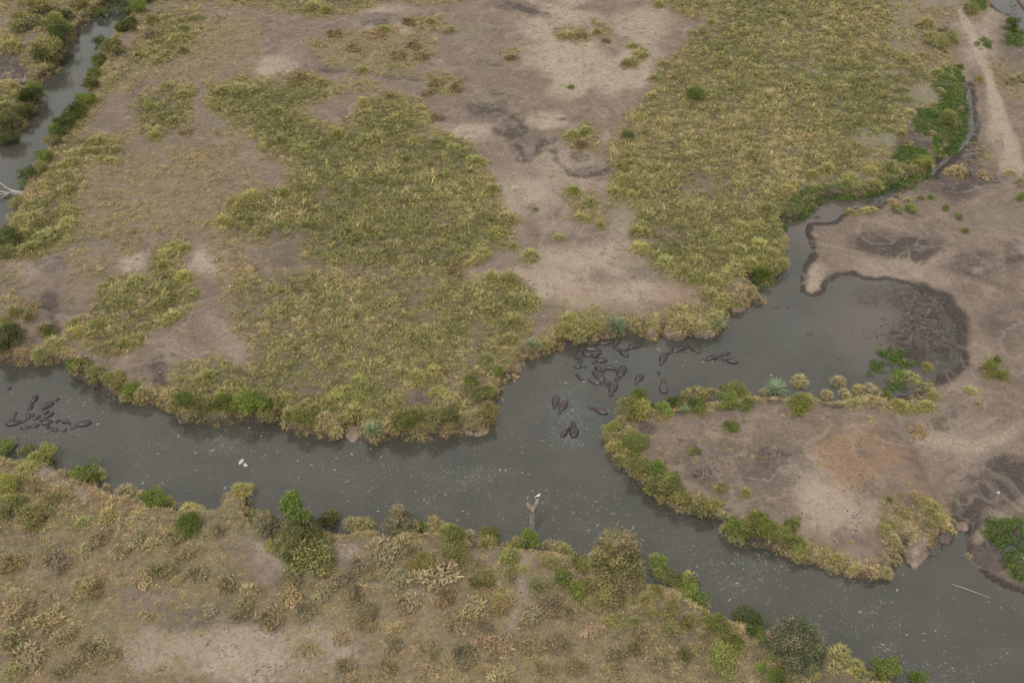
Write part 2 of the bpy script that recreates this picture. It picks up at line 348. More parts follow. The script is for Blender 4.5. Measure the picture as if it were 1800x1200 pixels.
g.bump(hh, 1.0, .30, b); M_SOIL = g.m

# ---- vegetation zones (image polygons on the ground): poly/blob, density, tint(0 green .. 1 straw brown), height
GZ = [
 ([(240,165),(330,150),(345,190),(330,235),(290,255),(240,235),(230,195)], .9, .15, 1.0),
 ([(355,150),(420,138),(470,148),(520,130),(545,132),(575,155),(605,150),(590,172),(545,192),(530,205),(580,228),(605,218),(625,188),(640,168),(690,172),(735,180),(768,207),(745,232),(785,236),(832,262),(855,295),(872,325),(872,355),(918,392),(905,430),(870,455),(830,470),(815,492),(780,500),(600,500),(520,470),(440,440),(385,420),(388,380),(420,345),(500,332),(510,300),(455,278),(430,240),(395,222),(365,200)], 1.0, .12, 1.0),
 ([(815,485),(870,488),(925,508),(945,548),(930,585),(890,625),(870,660),(868,745),(600,745),(480,740),(300,700),(310,640),(400,640),(440,650),(430,600),(400,560),(405,500),(440,470),(600,480)], .93, .22, .92),
 ([(270,437),(330,425),(345,435),(325,460),(347,510),(345,540),(310,570),(253,587),(240,615),(200,632),(140,612),(120,595),(125,580),(155,550),(160,520),(185,490),(255,485),(258,460)], .97, .15, 1.05),
 ([(300,15),(350,20),(358,60),(330,100),(290,128),(240,125),(225,150),(195,165),(170,195),(155,230),(210,245),(218,275),(185,295),(155,300),(160,330),(140,360),(125,400),(130,430),(60,460),(0,470),(0,420),(35,380),(60,310),(95,270),(110,230),(150,190),(165,150),(200,120),(230,80),(250,30)], .93, .22, 1.0),
 ([(250,-60),(900,-60),(820,12),(700,8),(600,28),(500,30),(420,16),(260,10)], .9, .25, .9),
 ([(1100,-60),(1130,2),(1165,15),(1200,35),(1260,36),(1230,52),(1210,70),(1208,88),(1165,113),(1148,145),(1145,165),(1100,200),(1090,235),(1068,252),(1075,300),(1070,320),(1068,368),(1112,370),(1108,430),(1150,475),(1195,495),(1228,520),(1245,545),(1305,540),(1305,510),(1290,490),(1320,483),(1380,485),(1385,440),(1375,395),(1400,355),(1440,330),(1500,310),(1545,295),(1570,258),(1585,235),(1600,200),(1640,190),(1650,150),(1620,90),(1608,50),(1605,-60)], .95, .22, .95),
 ([(540,75),(600,60),(700,50),(705,65),(760,70),(772,100),(740,120),(700,133),(640,135),(580,120),(550,90)], .75, .62, .55),
 ([(503,8),(590,6),(590,32),(505,28)], .9, .3, .8), ([(715,35),(770,32),(798,52),(770,65),(720,55)], .85, .5, .6), ([(738,140),(780,137),(815,150),(800,172),(755,175)], .85, .75, .55),
 ([(885,92),(905,90),(905,115),(885,115)], .8, .7, .5), ([(975,56),(1030,53),(1034,72),(1000,80),(978,72)], .95, .4, .7), ([(1038,48),(1060,48),(1076,70),(1065,82),(1045,65)], .85, .45, .6),
 ([(1098,72),(1122,85),(1145,108),(1122,124),(1090,120),(1112,104)], .95, .3, .75), ([(972,240),(1020,222),(1046,228),(1050,260),(1060,275),(1000,265)], .85, .4, .6),
 ([(1000,333),(1050,345),(1066,400),(1052,412),(1020,388),(986,355)], .95, .42, .75), ([(1080,308),(1110,300),(1112,320),(1085,325)], .6, .5, .6),
 ([(240,30),(460,30),(450,130),(360,140),(260,150),(190,180)], .45, .6, .6), ([(150,230),(450,230),(470,330),(400,420),(300,420),(170,430),(130,420)], .42, .72, .6),
 ([(380,60),(460,60),(460,120),(400,130)], .4, .55, .5), ([(600,140),(660,150),(640,170),(600,165)], .6, .5, .6), ([(360,420),(440,420),(450,600),(400,600)], .45, .5, .7), ([(120,430),(260,430),(200,480),(120,540)], .35, .75, .6),
 ([(980,570),(1040,545),(1110,550),(1130,590),(1000,605),(925,625),(930,600)], .8, .35, .8), ([(1150,560),(1290,515),(1300,545),(1270,590),(1160,590)], .7, .35, .8),
 ([(0,480),(40,470),(50,560),(30,640),(0,640)], .5, .3, .8), ([(60,620),(120,620),(300,720),(290,740),(110,660)], .6, .35, .8), ([(280,650),(480,700),(480,745),(320,740)], .8, .3, .9),
 # west bank of the side channel
 ([(-60,-40),(60,-20),(215,-30),(215,10),(150,50),(130,90),(60,60),(20,30),(-60,60)], .6, .4, .9), ([(-60,50),(40,50),(40,95),(-60,95)], .7, .6, .8), ([(40,80),(110,85),(100,125),(50,120)], .8, .3, .9), ([(-60,140),(60,150),(70,185),(45,200),(40,225),(-60,250)], .85, .35, 1.0),
 # stream banks
 ([(1610,30),(1650,40),(1690,110),(1640,130),(1615,80)], .7, .35, .9), ([(1575,150),(1690,100),(1700,200),(1650,260),(1590,230)], .4, .3, .7), ([(1430,300),(1560,280),(1600,310),(1480,345),(1400,380)], .5, .3, .8),
 ([(1610,15),(1720,0),(1720,30),(1640,40)], .55, .45, .7), ([(1660,0),(1760,-10),(1720,25),(1700,70),(1670,40)], .3, .5, .5), ([(1730,100),(1800,110),(1810,170),(1770,160)], .45, .6, .6), ([(1690,240),(1760,250),(1740,300),(1700,290)], .3, .6, .5),
 # south bank scrub
 ([(-80,790),(100,810),(180,860),(300,885),(380,890),(440,880),(450,930),(420,960),(300,960),(200,970),(100,1000),(-80,1010)], .75, .5, .75), ([(-80,1000),(100,960),(240,950),(430,940),(420,1000),(300,1040),(160,1050),(-80,1060)], .5, .68, .55),
 ([(-80,1060),(100,1060),(160,1100),(160,1260),(-80,1260)], .6, .72, .55), ([(160,1120),(240,1130),(220,1260),(150,1260)], .3, .8, .4),
 ([(600,930),(900,950),(960,990),(900,1060),(740,1060),(640,1030),(600,970)], .5, .6, .6), ([(440,1030),(800,1050),(900,1080),(900,1260),(680,1260),(540,1140),(420,1110)], .42, .78, .5), ([(660,1090),(1250,1090),(1340,1260),(600,1260)], .5, .66, .55),
 ([(930,970),(1100,1000),(1240,1070),(1340,1100),(1300,1260),(1130,1200),(1000,1100),(920,1040)], .62, .45, .7), ([(1330,1090),(1460,1150),(1640,1240),(1500,1290),(1300,1260)], .8, .35, .9), ([(860,1060),(1050,1080),(1150,1260),(800,1260)], .55, .75, .5),
 # peninsula edge
 ([(1060,740),(1100,715),(1130,790),(1250,890),(1420,970),(1540,1010),(1570,960),(1600,900),(1650,890),(1650,940),(1580,1010),(1540,1030),(1280,945),(1100,835)], .6, .45, .8), ([(1550,860),(1600,880),(1580,1000),(1550,990)], .4, .65, .6), ([(1480,670),(1560,680),(1650,690),(1650,730),(1550,720)], .5, .5, .8), ([(1600,640),(1650,640),(1640,690),(1590,690)], .6, .4, .8),
 ([(1390,680),(1480,680),(1480,710),(1390,720)], .4, .7, .6), ([(1610,870),(1660,880),(1650,930),(1610,900)], .4, .5, .6),
]
HOLES = [(490,460,48,45,.85),(580,205,40,18,.9),(330,250,60,20,.4),(1090,390,22,24,.9),(1582,30,26,42,.75),(1590,88,32,16,.7),(1622,168,26,28,.8),(1535,250,52,30,.85),(1470,133,130,7,.6),(282,665,14,45,1),(735,705,40,16,.8),(620,755,18,22,.8),(640,480,70,12,.35),(700,540,60,40,.25),(1230,330,40,20,.35),
 (830,690,60,14,.5),(560,690,30,14,.4),(560,985,45,30,1),(610,970,30,20,.8),(500,980,70,50,.95),(470,1110,100,50,.7),(390,1150,110,50,1),(240,1150,70,60,.6),(640,1035,110,7,.8),(250,1060,90,20,.8),(930,1020,28,50,.6),(600,1150,60,40,.6),(110,830,70,12,.6),(800,1150,20,60,.4),(1230,1090,20,50,.6),(1060,1130,50,20,.5),(460,1010,50,40,.8),(160,1010,16,60,.6),(400,930,30,15,.4)]
def veg(px, py, x, y):
    D = np.zeros_like(px); T = np.full_like(px, .5); H = np.full_like(px, .7)
    wx = px + 26 * fbm(x * .20, y * .20, 3, 61); wy = py + 18 * fbm(x * .20, y * .20, 3, 67)
    for poly, d, t, h in GZ:
        P = np.asarray(poly, float)
        bb = (wx > P[:, 0].min() - 14) & (wx < P[:, 0].max() + 14) & (wy > P[:, 1].min() - 14) & (wy < P[:, 1].max() + 14)
        if not bb.any(): continue
        q_ = poly_sd(poly, wx[bb], wy[bb]); m = (1 - sstep(-9, 9, q_)) * d
        up = m > D[bb] - .3
        f = 1 - sstep(-34, 6, q_)
        T[bb] = np.where(up, t * f + T[bb] * (1 - f), T[bb]); H[bb] = np.where(up, h * f + H[bb] * (1 - f), H[bb])
        D[bb] = np.maximum(D[bb], m)
    for k, (cx, cy, rx, ry, a) in enumerate(HOLES):
        D = D * (1 - np.clip(a, 0, 1) * blob(cx, cy, rx, ry, px, py, x, y, seed=2 + k % 7, warp=.4))
    return D, T, H
VD, VT, VH = veg(PX.ravel(), PY.ravel(), X.ravel(), Y.ravel())
VD = VD.reshape(X.shape); VT = VT.reshape(X.shape); VH = VH.reshape(X.shape)
offv = ~((PX > -250) & (PX < 2050) & (PY > -120) & (PY < 1380) & inview)
bankv = sstep(2.8, 1.4, SD) * (1 - mud) * np.clip(.92 - .22 * pen + (2.2 + 1.6 * pen) * fbm(X * .16, Y * .16, 2, 97), 0, .95)
VD = np.maximum(VD, bankv)
VD = np.where(offv, .6 * sstep(-.1, .15, fbm(X * .03, Y * .03, 3, 71)), VD) * (SD > -.2) * (1 - .9 * pathm)
clear_ = np.clip(blob(400, 1150, 220, 75, seed=6) + blob(500, 985, 80, 55, seed=5) + blob(590, 985, 60, 34, seed=4) + .7 * blob(260, 1060, 80, 24, seed=3) + .6 * blob(610, 1140, 60, 50, seed=2), 0, 1)
sth = south * sstep(.5, 3, SD) * (1 - .95 * clear_) * (1 - .9 * pathm)
litter = np.clip(np.maximum(np.maximum(VD * 1.2, .85 * sstep(.08, .40, VD) * np.clip(.62 + 2.0 * fbm(X * .10, Y * .10, 3, 99), .15, 1)), sth * 1.05), 0, 1.1)
VT = np.maximum(VT, .55 * sth * (VD < .3))

V = np.stack([X.ravel(), Y.ravel(), Z.ravel()], 1)
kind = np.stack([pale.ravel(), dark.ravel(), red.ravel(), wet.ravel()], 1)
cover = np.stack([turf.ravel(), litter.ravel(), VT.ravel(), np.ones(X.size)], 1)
gr = link('ground', mesh_from('ground', V, grid_faces(len(GX), len(GY)), M_SOIL, True, {'soil_kind_shade': ('FLOAT_COLOR', 'POINT', kind), 'soil_cover': ('FLOAT_COLOR', 'POINT', cover)}))
gr['kind'] = 'structure'

# ------------------------------------------------------------------ water
WXa = axis(-124, 124, .9, 2200); WYa = axis(54, 250, .9, 2400)
WX, WY = np.meshgrid(WXa, WYa)
wpx, wpy, wd = proj(WX, WY, 0.0)
FOAM = [(815,842,75,28,.9),(870,830,55,12,1),(760,885,34,24,.7),(1300,1000,110,55,.6),(1520,1060,80,50,.55),(150,720,70,26,.5),(330,780,120,26,.5),(1000,735,36,55,.75),(1022,674,12,9,1.3),(1008,765,22,22,1),(985,700,26,30,.7),(600,810,80,26,.4),(1545,1137,34,12,1.2),(1640,1180,120,26,.6),
 (1420,970,50,30,.6),(420,790,80,20,.4),(700,850,120,50,.3),(1000,900,120,60,.25),(1150,930,60,40,.3),(1245,622,24,14,.6),(1090,606,24,9,.8),(1150,655,30,10,.5),(60,770,80,30,.3),(1330,990,40,22,.6),(490,760,90,14,.4),(1200,1000,60,40,.4),(1480,1120,60,30,.4),(640,1010,60,30,.1),(1427,990,20,8,1)]
foam = np.full_like(WX, .13)
wv = (wd > 20) & (WY > 30)
for k, (cx, cy, rx, ry, a) in enumerate(FOAM):
    foam += a * blob(cx, cy, rx, ry, wpx, wpy, WX, WY, seed=k % 8, warp=.35)
quiet = np.clip(blob(1500, 560, 260, 150, wpx, wpy, WX, WY, warp=.2) + blob(1640, 990, 70, 60, wpx, wpy, WX, WY, warp=.1) + blob(60, 200, 160, 260, wpx, wpy, WX, WY, warp=.1) * .5, 0, 1)
foam = np.clip(foam * (1 - quiet * .95), 0, 1.3) * wv
shl = np.clip(blob(1560, 560, 130, 90, wpx, wpy, WX, WY, warp=.15) + blob(1460, 390, 110, 60, wpx, wpy, WX, WY, warp=.15), 0, 1) * wv
stir = np.clip(blob(1010, 735, 60, 60, wpx, wpy, WX, WY, warp=.3) * .8 + blob(1090, 640, 90, 40, wpx, wpy, WX, WY, warp=.3) * .5 + blob(1390, 580, 40, 50, wpx, wpy, WX, WY, warp=.3) * .4, 0, 1) * wv
wm = NT('river_water'); pos = wm.n('ShaderNodeNewGeometry').outputs['Position']
fa = wm.attr('foam'); fs = wm.n('ShaderNodeSeparateColor'); wm.l(fa.outputs['Color'], fs.inputs[0])
n1 = wm.noise(.12, 4, .6, pos); n2 = wm.noise(.9, 5, .65, pos, 1.2)
col = wm.mix(wm.mr(n1, .35, .65), (.050, .050, .040), (.068, .066, .052))
col = wm.mix(wm.math('MULTIPLY', fs.outputs[1], .85), col, (.098, .080, .068))
col = wm.mix(wm.math('MULTIPLY', wm.math('MULTIPLY', fs.outputs[2], wm.mr(n2, .35, .6)), .55), col, (.075, .094, .092))
mk = wm.math('MULTIPLY', fa.outputs['Alpha'], wm.mr(n2, .34, .56), clamp=True)
col = wm.mix(wm.math('MULTIPLY', mk, .8), col, (.036, .028, .024))
v1 = wm.n('ShaderNodeTexVoronoi'); v1.inputs['Scale'].default_value = 2.3; v1.inputs['Randomness'].default_value = 1
mp = wm.n('ShaderNodeMapping'); mp.inputs['Scale'].default_value = (.75, 1.2, 1)
wv2 = wm.n('ShaderNodeVectorMath', operation='ADD'); nz = wm.n('ShaderNodeTexNoise'); nz.inputs['Scale'].default_value = 1.7; nz.inputs['Detail'].default_value = 3
wm.l(pos, nz.inputs['Vector']); wm.l(pos, wv2.inputs[0]); wm.l(nz.outputs['Color'], wv2.inputs[1]); wm.l(wv2.outputs[0], mp.inputs['Vector']); wm.l(mp.outputs[0], v1.inputs['Vector'])
# each cell keeps a fleck when its random value beats the local foam density
sc = wm.n('ShaderNodeSeparateColor'); wm.l(v1.outputs['Color'], sc.inputs[0])
strk = wm.mr(wm.noise(.30, 4, .6, pos, 2.2), .40, .62, .12, 1.5)
keep = wm.math('LESS_THAN', sc.outputs[0], wm.math('MULTIPLY', wm.math('MULTIPLY', fs.outputs[0], .42), strk))
size = wm.mr(wm.math('POWER', sc.outputs[1], 2.0), 0, 1, .10, .36)
fl = wm.math('MULTIPLY', keep, wm.mr(wm.math('SUBTRACT', size, v1.outputs['Distance']), 0, .06))
st = wm.math('MULTIPLY', wm.mr(fs.outputs[0], .5, 1.2), wm.mr(wm.noise(2.6, 6, .75, pos, 2.5), .56, .66))
v3 = wm.n('ShaderNodeTexVoronoi'); v3.inputs['Scale'].default_value = 4.6; wm.l(mp.outputs[0], v3.inputs['Vector'])
s3 = wm.n('ShaderNodeSeparateColor'); wm.l(v3.outputs['Color'], s3.inputs[0])
f3 = wm.math('MULTIPLY', wm.math('LESS_THAN', s3.outputs[0], wm.math('MULTIPLY', wm.math('MULTIPLY', fs.outputs[0], .55), strk)), wm.mr(v3.outputs['Distance'], .42, .25))
fl = wm.math('MAXIMUM', fl, wm.math('MULTIPLY', f3, wm.mr(s3.outputs[1], 0, 1, .15, .65)))
fl = wm.math('MAXIMUM', wm.math('MULTIPLY', fl, .8), wm.math('MULTIPLY', st, .55))
col = wm.mix(fl, col, (.33, .33, .31))
b = wm.bsdf(col, wm.math('MAXIMUM', wm.mr(fl, 0, 1, .05, .7), wm.math('MULTIPLY', mk, .45)), wm.mr(mk, 0, 1, .72, .38), IOR=1.45)
hb = wm.math('ADD', wm.noise(1.1, 4, .6, pos, .5), wm.math('MULTIPLY', wm.noise(4.2, 3, .6, pos), .4))
hb = wm.math('ADD', wm.math('MULTIPLY', hb, wm.mr(fs.outputs[1], 0, 1, 1, .25)), wm.math('MULTIPLY', fs.outputs[2], wm.noise(2.0, 3, .6, pos, 2)))
wm.bump(hb, .20, .08, b); M_WATER = wm.m
murk = np.clip(blob(1640, 580, 75, 85, wpx, wpy, WX, WY, seed=3, warp=.5) * 1.2 + .5 * blob(1560, 520, 70, 24, wpx, wpy, WX, WY, seed=5, warp=.5), 0, 1) * wv
wcol = np.stack([foam.ravel(), shl.ravel(), stir.ravel(), murk.ravel()], 1)
wo_ = link('water', mesh_from('water', np.stack([WX.ravel(), WY.ravel(), np.zeros(WX.size)], 1), grid_faces(len(WXa), len(WYa)), M_WATER, True, {'foam': ('FLOAT_COLOR', 'POINT', wcol)}))
wo_['kind'] = 'structure'

# ------------------------------------------------------------------ plant materials
def leaf_mat(name, instancer=False, hueamt=.35):
    m = NT(name)
    lv = m.attr('leafvar').outputs['Fac']
    if instancer:
        t = m.attr('tint', 'INSTANCER').outputs['Fac']; rn = m.attr('rnd', 'INSTANCER').outputs['Fac']
        r = m.n('ShaderNodeValToRGB'); m.l(t, r.inputs[0])
        cr_ = r.color_ramp; cr_.elements[0].position = 0; cr_.elements[0].color = (.205, .208, .078, 1)
        cr_.elements[1].position = 1; cr_.elements[1].color = (.300, .222, .150, 1)
        for p_, c_ in ((.2, (.288, .270, .108, 1)), (.45, (.365, .315, .155, 1)), (.65, (.365, .285, .152, 1)), (.82, (.345, .255, .152, 1))):
            e = cr_.elements.new(p_); e.color = c_
        base = m.mix(1.0, r.outputs[0], m.mix(rn, (.72, .74, .72), (1.22, 1.18, 1.16)), 'MULTIPLY')
    else:
        oi = m.n('ShaderNodeObjectInfo')
        base = m.mix(1.0, oi.outputs['Color'], m.mix(oi.outputs['Random'], (.86, .88, .86), (1.14, 1.12, 1.1)), 'MULTIPLY')
    col = m.mix(1.0, base, m.mix(lv, (.42, .45, .42), (1.62, 1.52, 1.50)), 'MULTIPLY')
    d = m.n('ShaderNodeBsdfPrincipled'); m.l(col, d.inputs['Base Color']); d.inputs['Roughness'].default_value = .6; d.inputs['Specular IOR Level'].default_value = .25
    tr = m.n('ShaderNodeBsdfTranslucent'); m.l(col, tr.inputs[0])
    mx = m.n('ShaderNodeMixShader'); mx.inputs[0].default_value = .08
    m.l(d.outputs[0], mx.inputs[1]); m.l(tr.outputs[0], mx.inputs[2]); m.l(mx.outputs[0], m.out.inputs[0])
    return m.m
M_TUFT = leaf_mat('grass_blades', True); M_LEAF = leaf_mat('leaves'); M_BLADE = leaf_mat('tussock_blades')
def simple(name, c1, c2, scale=3, rough=.85, spec=.25, bump=.4, dist=.05):
    m = NT(name); p = m.n('ShaderNodeTexCoord').outputs['Object']
    n = m.noise(scale, 6, .7, p); n2 = m.noise(scale * 5, 3, .7, p)
    col = m.mix(m.mr(n, .35, .65), c1, c2); col = m.mix(m.math('MULTIPLY', m.mr(n2, .55, .7), .5), col, tuple(v * .45 for v in c1))
    b = m.bsdf(col, rough, spec); m.bump(m.math('ADD', n, m.math('MULTIPLY', n2, .4)), bump, dist, b); return m.m
M_WOOD = simple('bark', (.13, .105, .085), (.20, .165, .135), 2.5)
M_DEAD = simple('dead_wood', (.19, .165, .150), (.31, .275, .250), 2.2, bump=.8)
M_BLEACH = simple('bleached_wood', (.26, .245, .22), (.40, .385, .35), 2.5)
M_MUD = simple('mud_block', (.150, .110, .085), (.30, .235, .18), 1.1, bump=1.0, dist=.25)
M_DMUD = simple('wet_mud', (.055, .042, .040), (.105, .078, .066), 1.6, rough=.5, spec=.4, bump=.7, dist=.1)
M_WHITE = simple('white_rock', (.42, .41, .37), (.55, .54, .50), 2.0)

# ------------------------------------------------------------------ plant meshes
def blades(n, length, width, spread, base_r, seg=3, seed=0, droop=.6, lvar=.35, up=0.0, dome=0.0):
    """arching blades rooted over a disc: returns V, F(quads), leafvar"""
    r = np.random.default_rng(seed); V = []; F = []; A = []
    for i in range(n):
        a = r.uniform(0, 6.283); rr = base_r * math.sqrt(r.random())
        bx, by = rr * math.cos(a), rr * math.sin(a)
        ang = a + r.normal(0, .7); L = length * r.uniform(1 - lvar, 1 + lvar * .5)
        lean = spread * r.uniform(.2, 1.0) * (.45 + .75 * rr / max(base_r, 1e-3)); el = math.pi / 2 - lean + up
        px_, pz = 0.0, -.05 + dome * (1 - (rr / base_r) ** 2); pts = [(0, pz)]
        for k in range(seg):
            px_ += math.cos(el) * L / seg; pz += math.sin(el) * L / seg; pts.append((px_, pz)); el -= droop * r.uniform(.5, 1.3)
        tw = r.uniform(-.9, .9)
        sx, sy = math.cos(ang + math.pi / 2 + tw), math.sin(ang + math.pi / 2 + tw)
        wv_ = width * r.uniform(.6, 1.3); k0 = len(V); lv = r.random()
        for k, (q, z_) in enumerate(pts):
            ww = wv_ * (1, 1, .75, .12)[k] if seg == 3 else wv_ * (1 - k / (seg + .15))
            x_, y_ = bx + q * math.cos(ang), by + q * math.sin(ang)
            V.append((x_ - sx * ww / 2, y_ - sy * ww / 2, max(z_, -.06))); V.append((x_ + sx * ww / 2, y_ + sy * ww / 2, max(z_, -.06)))
        for k in range(seg):
            F.append((k0 + 2 * k, k0 + 2 * k + 1, k0 + 2 * k + 3, k0 + 2 * k + 2)); A.append(lv)
    return np.array(V), np.array(F), np.array(A)
def blade_mesh(name, mat, clumps=1, **kw):
    V, F, A = blades(**kw)
    if clumps > 1:              # several domes grown into one another
        r = random.Random(kw['seed']); parts = []
        for c in range(clumps):
            q = dict(kw); q['seed'] = kw['seed'] * 13 + c; q['n'] = int(kw['n'] / clumps * 1.25)
            v, f, a = blades(**q); k_ = r.uniform(.45, .85); an = r.uniform(0, 6.28); d_ = r.uniform(.05, .30)
            v = v * np.array([k_ * r.uniform(.8, 1.25), k_, k_ * r.uniform(.8, 1.2)]) + np.array([d_ * math.cos(an), d_ * math.sin(an), 0])
            parts.append((v, f, np.clip(a * r.uniform(.7, 1.2) + r.uniform(-.15, .1), 0, 1)))
        o = np.cumsum([0] + [len(p_[0]) for p_ in parts[:-1]])
        V = np.concatenate([p_[0] for p_ in parts]); F = np.concatenate([p_[1] + k for p_, k in zip(parts, o)]); A = np.concatenate([p_[2] for p_ in parts])
    return mesh_from(name, V, F, mat, False, {'leafvar': ('FLOAT', 'FACE', A)})

def leaf_cloud(lumps, n, ll, lw, seed=0, shell=.35, droop=0.0):
    """leaf quads spread through lumpy ellipsoids; lumps = [(x,y,z,rx,ry,rz)]"""
    r = np.random.default_rng(seed); L = np.array(lumps, float)
    wgt = L[:, 3] * L[:, 4] + L[:, 3] * L[:, 5]; wgt /= wgt.sum()
    idx = r.choice(len(L), n, p=wgt)
    d = r.normal(size=(n, 3)); d /= np.linalg.norm(d, axis=1, keepdims=True)
    d[:, 2] = np.where(d[:, 2] < -.35, -d[:, 2] * .6, d[:, 2])
    rad = 1 - shell * r.random(n) ** 1.6 + .10 * r.normal(size=n)
    P = L[idx, :3] + d * L[idx, 3:] * rad[:, None]
    P[:, 2] = np.maximum(P[:, 2], .02)
    t = d + r.normal(size=(n, 3)) * .75; t[:, 2] += .25 - droop; t /= np.linalg.norm(t, axis=1, keepdims=True)
    s = np.cross(t, r.normal(size=(n, 3))); s /= np.linalg.norm(s, axis=1, keepdims=True)
    k = r.uniform(.6, 1.35, n)[:, None]
    a = P - t * ll * k * .5; b_ = P + s * lw * k * .5; c = P + t * ll * k * .6; e = P - s * lw * k * .5
    V = np.stack([a, b_, c, e], 1).reshape(-1, 3); F = np.arange(4 * n).reshape(-1, 4)
    cl = .5 + .9 * fbm(P[:, 0] * 1.3 + seed, P[:, 1] * 1.3 + P[:, 2] * 1.1, 2, seed % 7) * 2
    A = np.clip(.55 * cl + .45 * r.random(n), 0, 1)
    return V, F, A
def cloud_mesh(name, mat, *a, **kw):
    V, F, A = leaf_cloud(*a, **kw); return mesh_from(name, V, F, mat, False, {'leafvar': ('FLOAT', 'FACE', A)})
def dome_lumps(seed, n=7, h=.75):
    r = random.Random(seed); out = [(0, 0, h * .45, .36, .36, h * .50)]
    for i in range(n):
        a = r.uniform(0, 6.28); q = r.uniform(.16, .42); rr = r.uniform(.11, .24)
        out.append((q * math.cos(a), q * math.sin(a), h * r.uniform(.22, .78) * (1 - q * .7), rr, rr, rr * r.uniform(.8, 1.15)))
    return out
def tube(bm, pts, radii, n=7, rough=0, seed=0):
    r = random.Random(seed); rings = []
    for i, p in enumerate(pts):
        p = Vector(p); q = Vector(pts[min(i + 1, len(pts) - 1)]) - Vector(pts[max(i - 1, 0)])
        t = q.normalized(); u = t.orthogonal().normalized(); v = t.cross(u)
        rings.append([bm.verts.new(p + (u * math.cos(k * 6.2832 / n) + v * math.sin(k * 6.2832 / n)) * radii[i] * (1 + rough * r.uniform(-1, 1))) for k in range(n)])
    for a, b in zip(rings, rings[1:]):
        # align start index to limit twist
        off = min(range(n), key=lambda o: sum((a[k].co - b[(k + o) % n].co).length for k in range(n)))
        for k in range(n): bm.faces.new((a[k], a[(k + 1) % n], b[(k + 1 + off) % n], b[(k + off) % n]))
        b[:] = b[off:] + b[:off]
    bm.faces.new(rings[0][::-1]); bm.faces.new(rings[-1])
def bm_mesh(name, bm, mat, smooth=True):
    bmesh.ops.recalc_face_normals(bm, faces=bm.faces)
    me = bpy.data.meshes.new(name); bm.to_mesh(me); bm.free()
    me.materials.append(mat)
    if smooth: me.polygons.foreach_set('use_smooth', np.ones(len(me.polygons), bool))
    return me

# unit plants: width 1 m, scaled per instance
BUSH = [cloud_mesh('bush_foliage', M_LEAF, dome_lumps(s, 8, .62 + .05 * (s % 3)), 620, .105, .042, seed=s) for s in range(6)]
FINE = [cloud_mesh('tree_foliage', M_LEAF, dome_lumps(s + 30, 13, .72), 2200, .058, .026, seed=s + 30, shell=.45) for s in range(4)]
def stems_mesh(seed):
    r = random.Random(seed); bm = bmesh.new()
    for i in range(5):
        a = r.uniform(0, 6.28); tube(bm, [(0.03 * math.cos(a), .03 * math.sin(a), -.06), (.12 * math.cos(a), .12 * math.sin(a), .2), (.26 * math.cos(a), .26 * math.sin(a), .42)], [.016, .012, .005], 5)
    return bm_mesh('bush_stems', bm, M_WOOD)
STEMS = [stems_mesh(s) for s in range(2)]
TUSS = [blade_mesh('tussock_blades', M_BLADE, clumps=2 + s % 3, n=520, length=.25, width=.019, spread=1.35, base_r=.36, seed=s + 50, droop=.62, dome=.30) for s in range(8)]
REED = [blade_mesh('reed_blades', M_BLADE, n=170, length=.48, width=.017, spread=1.35, base_r=.14, seed=s + 70, droop=.42) for s in range(3)]
SCRUB = [cloud_mesh('scrub_twigs', M_LEAF, dome_lumps(s + 90, 11, .40), 420, .13, .034, seed=s + 90, shell=.6) for s in range(4)]

# ------------------------------------------------------------------ grass (nobody could count it)
def scatter_group(objs, name):
    col_ = bpy.data.collections.new(name)
    for o in objs: col_.objects.link(o)
    ng = bpy.data.node_groups.new(name, 'GeometryNodeTree')
    ng.interface.new_socket('Geometry', in_out='INPUT', socket_type='NodeSocketGeometry'); ng.interface.new_socket('Geometry', in_out='OUTPUT', socket_type='NodeSocketGeometry')
    N = ng.nodes.new; gi = N('NodeGroupInput'); go = N('NodeGroupOutput')
    iop = N('GeometryNodeInstanceOnPoints'); ci = N('GeometryNodeCollectionInfo')
    ci.inputs['Collection'].default_value = col_; ci.inputs['Separate Children'].default_value = True; ci.inputs['Reset Children'].default_value = True
    iop.inputs['Pick Instance'].default_value = True
    def na(nm, typ):
        a = N('GeometryNodeInputNamedAttribute'); a.data_type = typ; a.inputs[0].default_value = nm; return a.outputs[0]
    L = ng.links.new
    L(gi.outputs[0], iop.inputs['Points']); L(ci.outputs[0], iop.inputs['Instance'])
    L(na('variant', 'INT'), iop.inputs['Instance Index']); L(na('rot', 'FLOAT_VECTOR'), iop.inputs['Rotation']); L(na('scl', 'FLOAT_VECTOR'), iop.inputs['Scale'])
    L(iop.outputs[0], go.inputs[0]); return ng
def scatter(name, P, tint, scl, nvar, ng, mat, sxy=None, kindv='stuff', tilt=.12):
    n = len(P); me = bpy.data.meshes.new(name); me.vertices.add(n); me.vertices.foreach_set('co', np.asarray(P, np.float32).ravel())
    def at_(nm, t, v, f='value'):
        a = me.attributes.new(nm, t, 'POINT'); a.data.foreach_set(f, v.ravel())
    at_('variant', 'INT', rng.integers(0, nvar, n).astype(np.int32))
    at_('rot', 'FLOAT_VECTOR', np.stack([rng.normal(0, tilt, n), rng.normal(0, tilt, n), rng.uniform(0, 6.28, n)], 1).astype(np.float32), 'vector')
    sx = scl if sxy is None else sxy
    at_('scl', 'FLOAT_VECTOR', np.stack([sx, sx, scl], 1).astype(np.float32), 'vector')
    at_('tint', 'FLOAT', np.asarray(tint, np.float32)); at_('rnd', 'FLOAT', rng.random(n).astype(np.float32))
    me.materials.append(mat); o = link(name, me); md = o.modifiers.new('scatter', 'NODES'); md.node_group = ng
    o['kind'] = kindv; return o
def tuft_objs(prefix, mat, kws):
    return [bpy.data.objects.new(prefix, blade_mesh(prefix, mat, seed=100 + i, **kw)) for i, kw in enumerate(kws)]
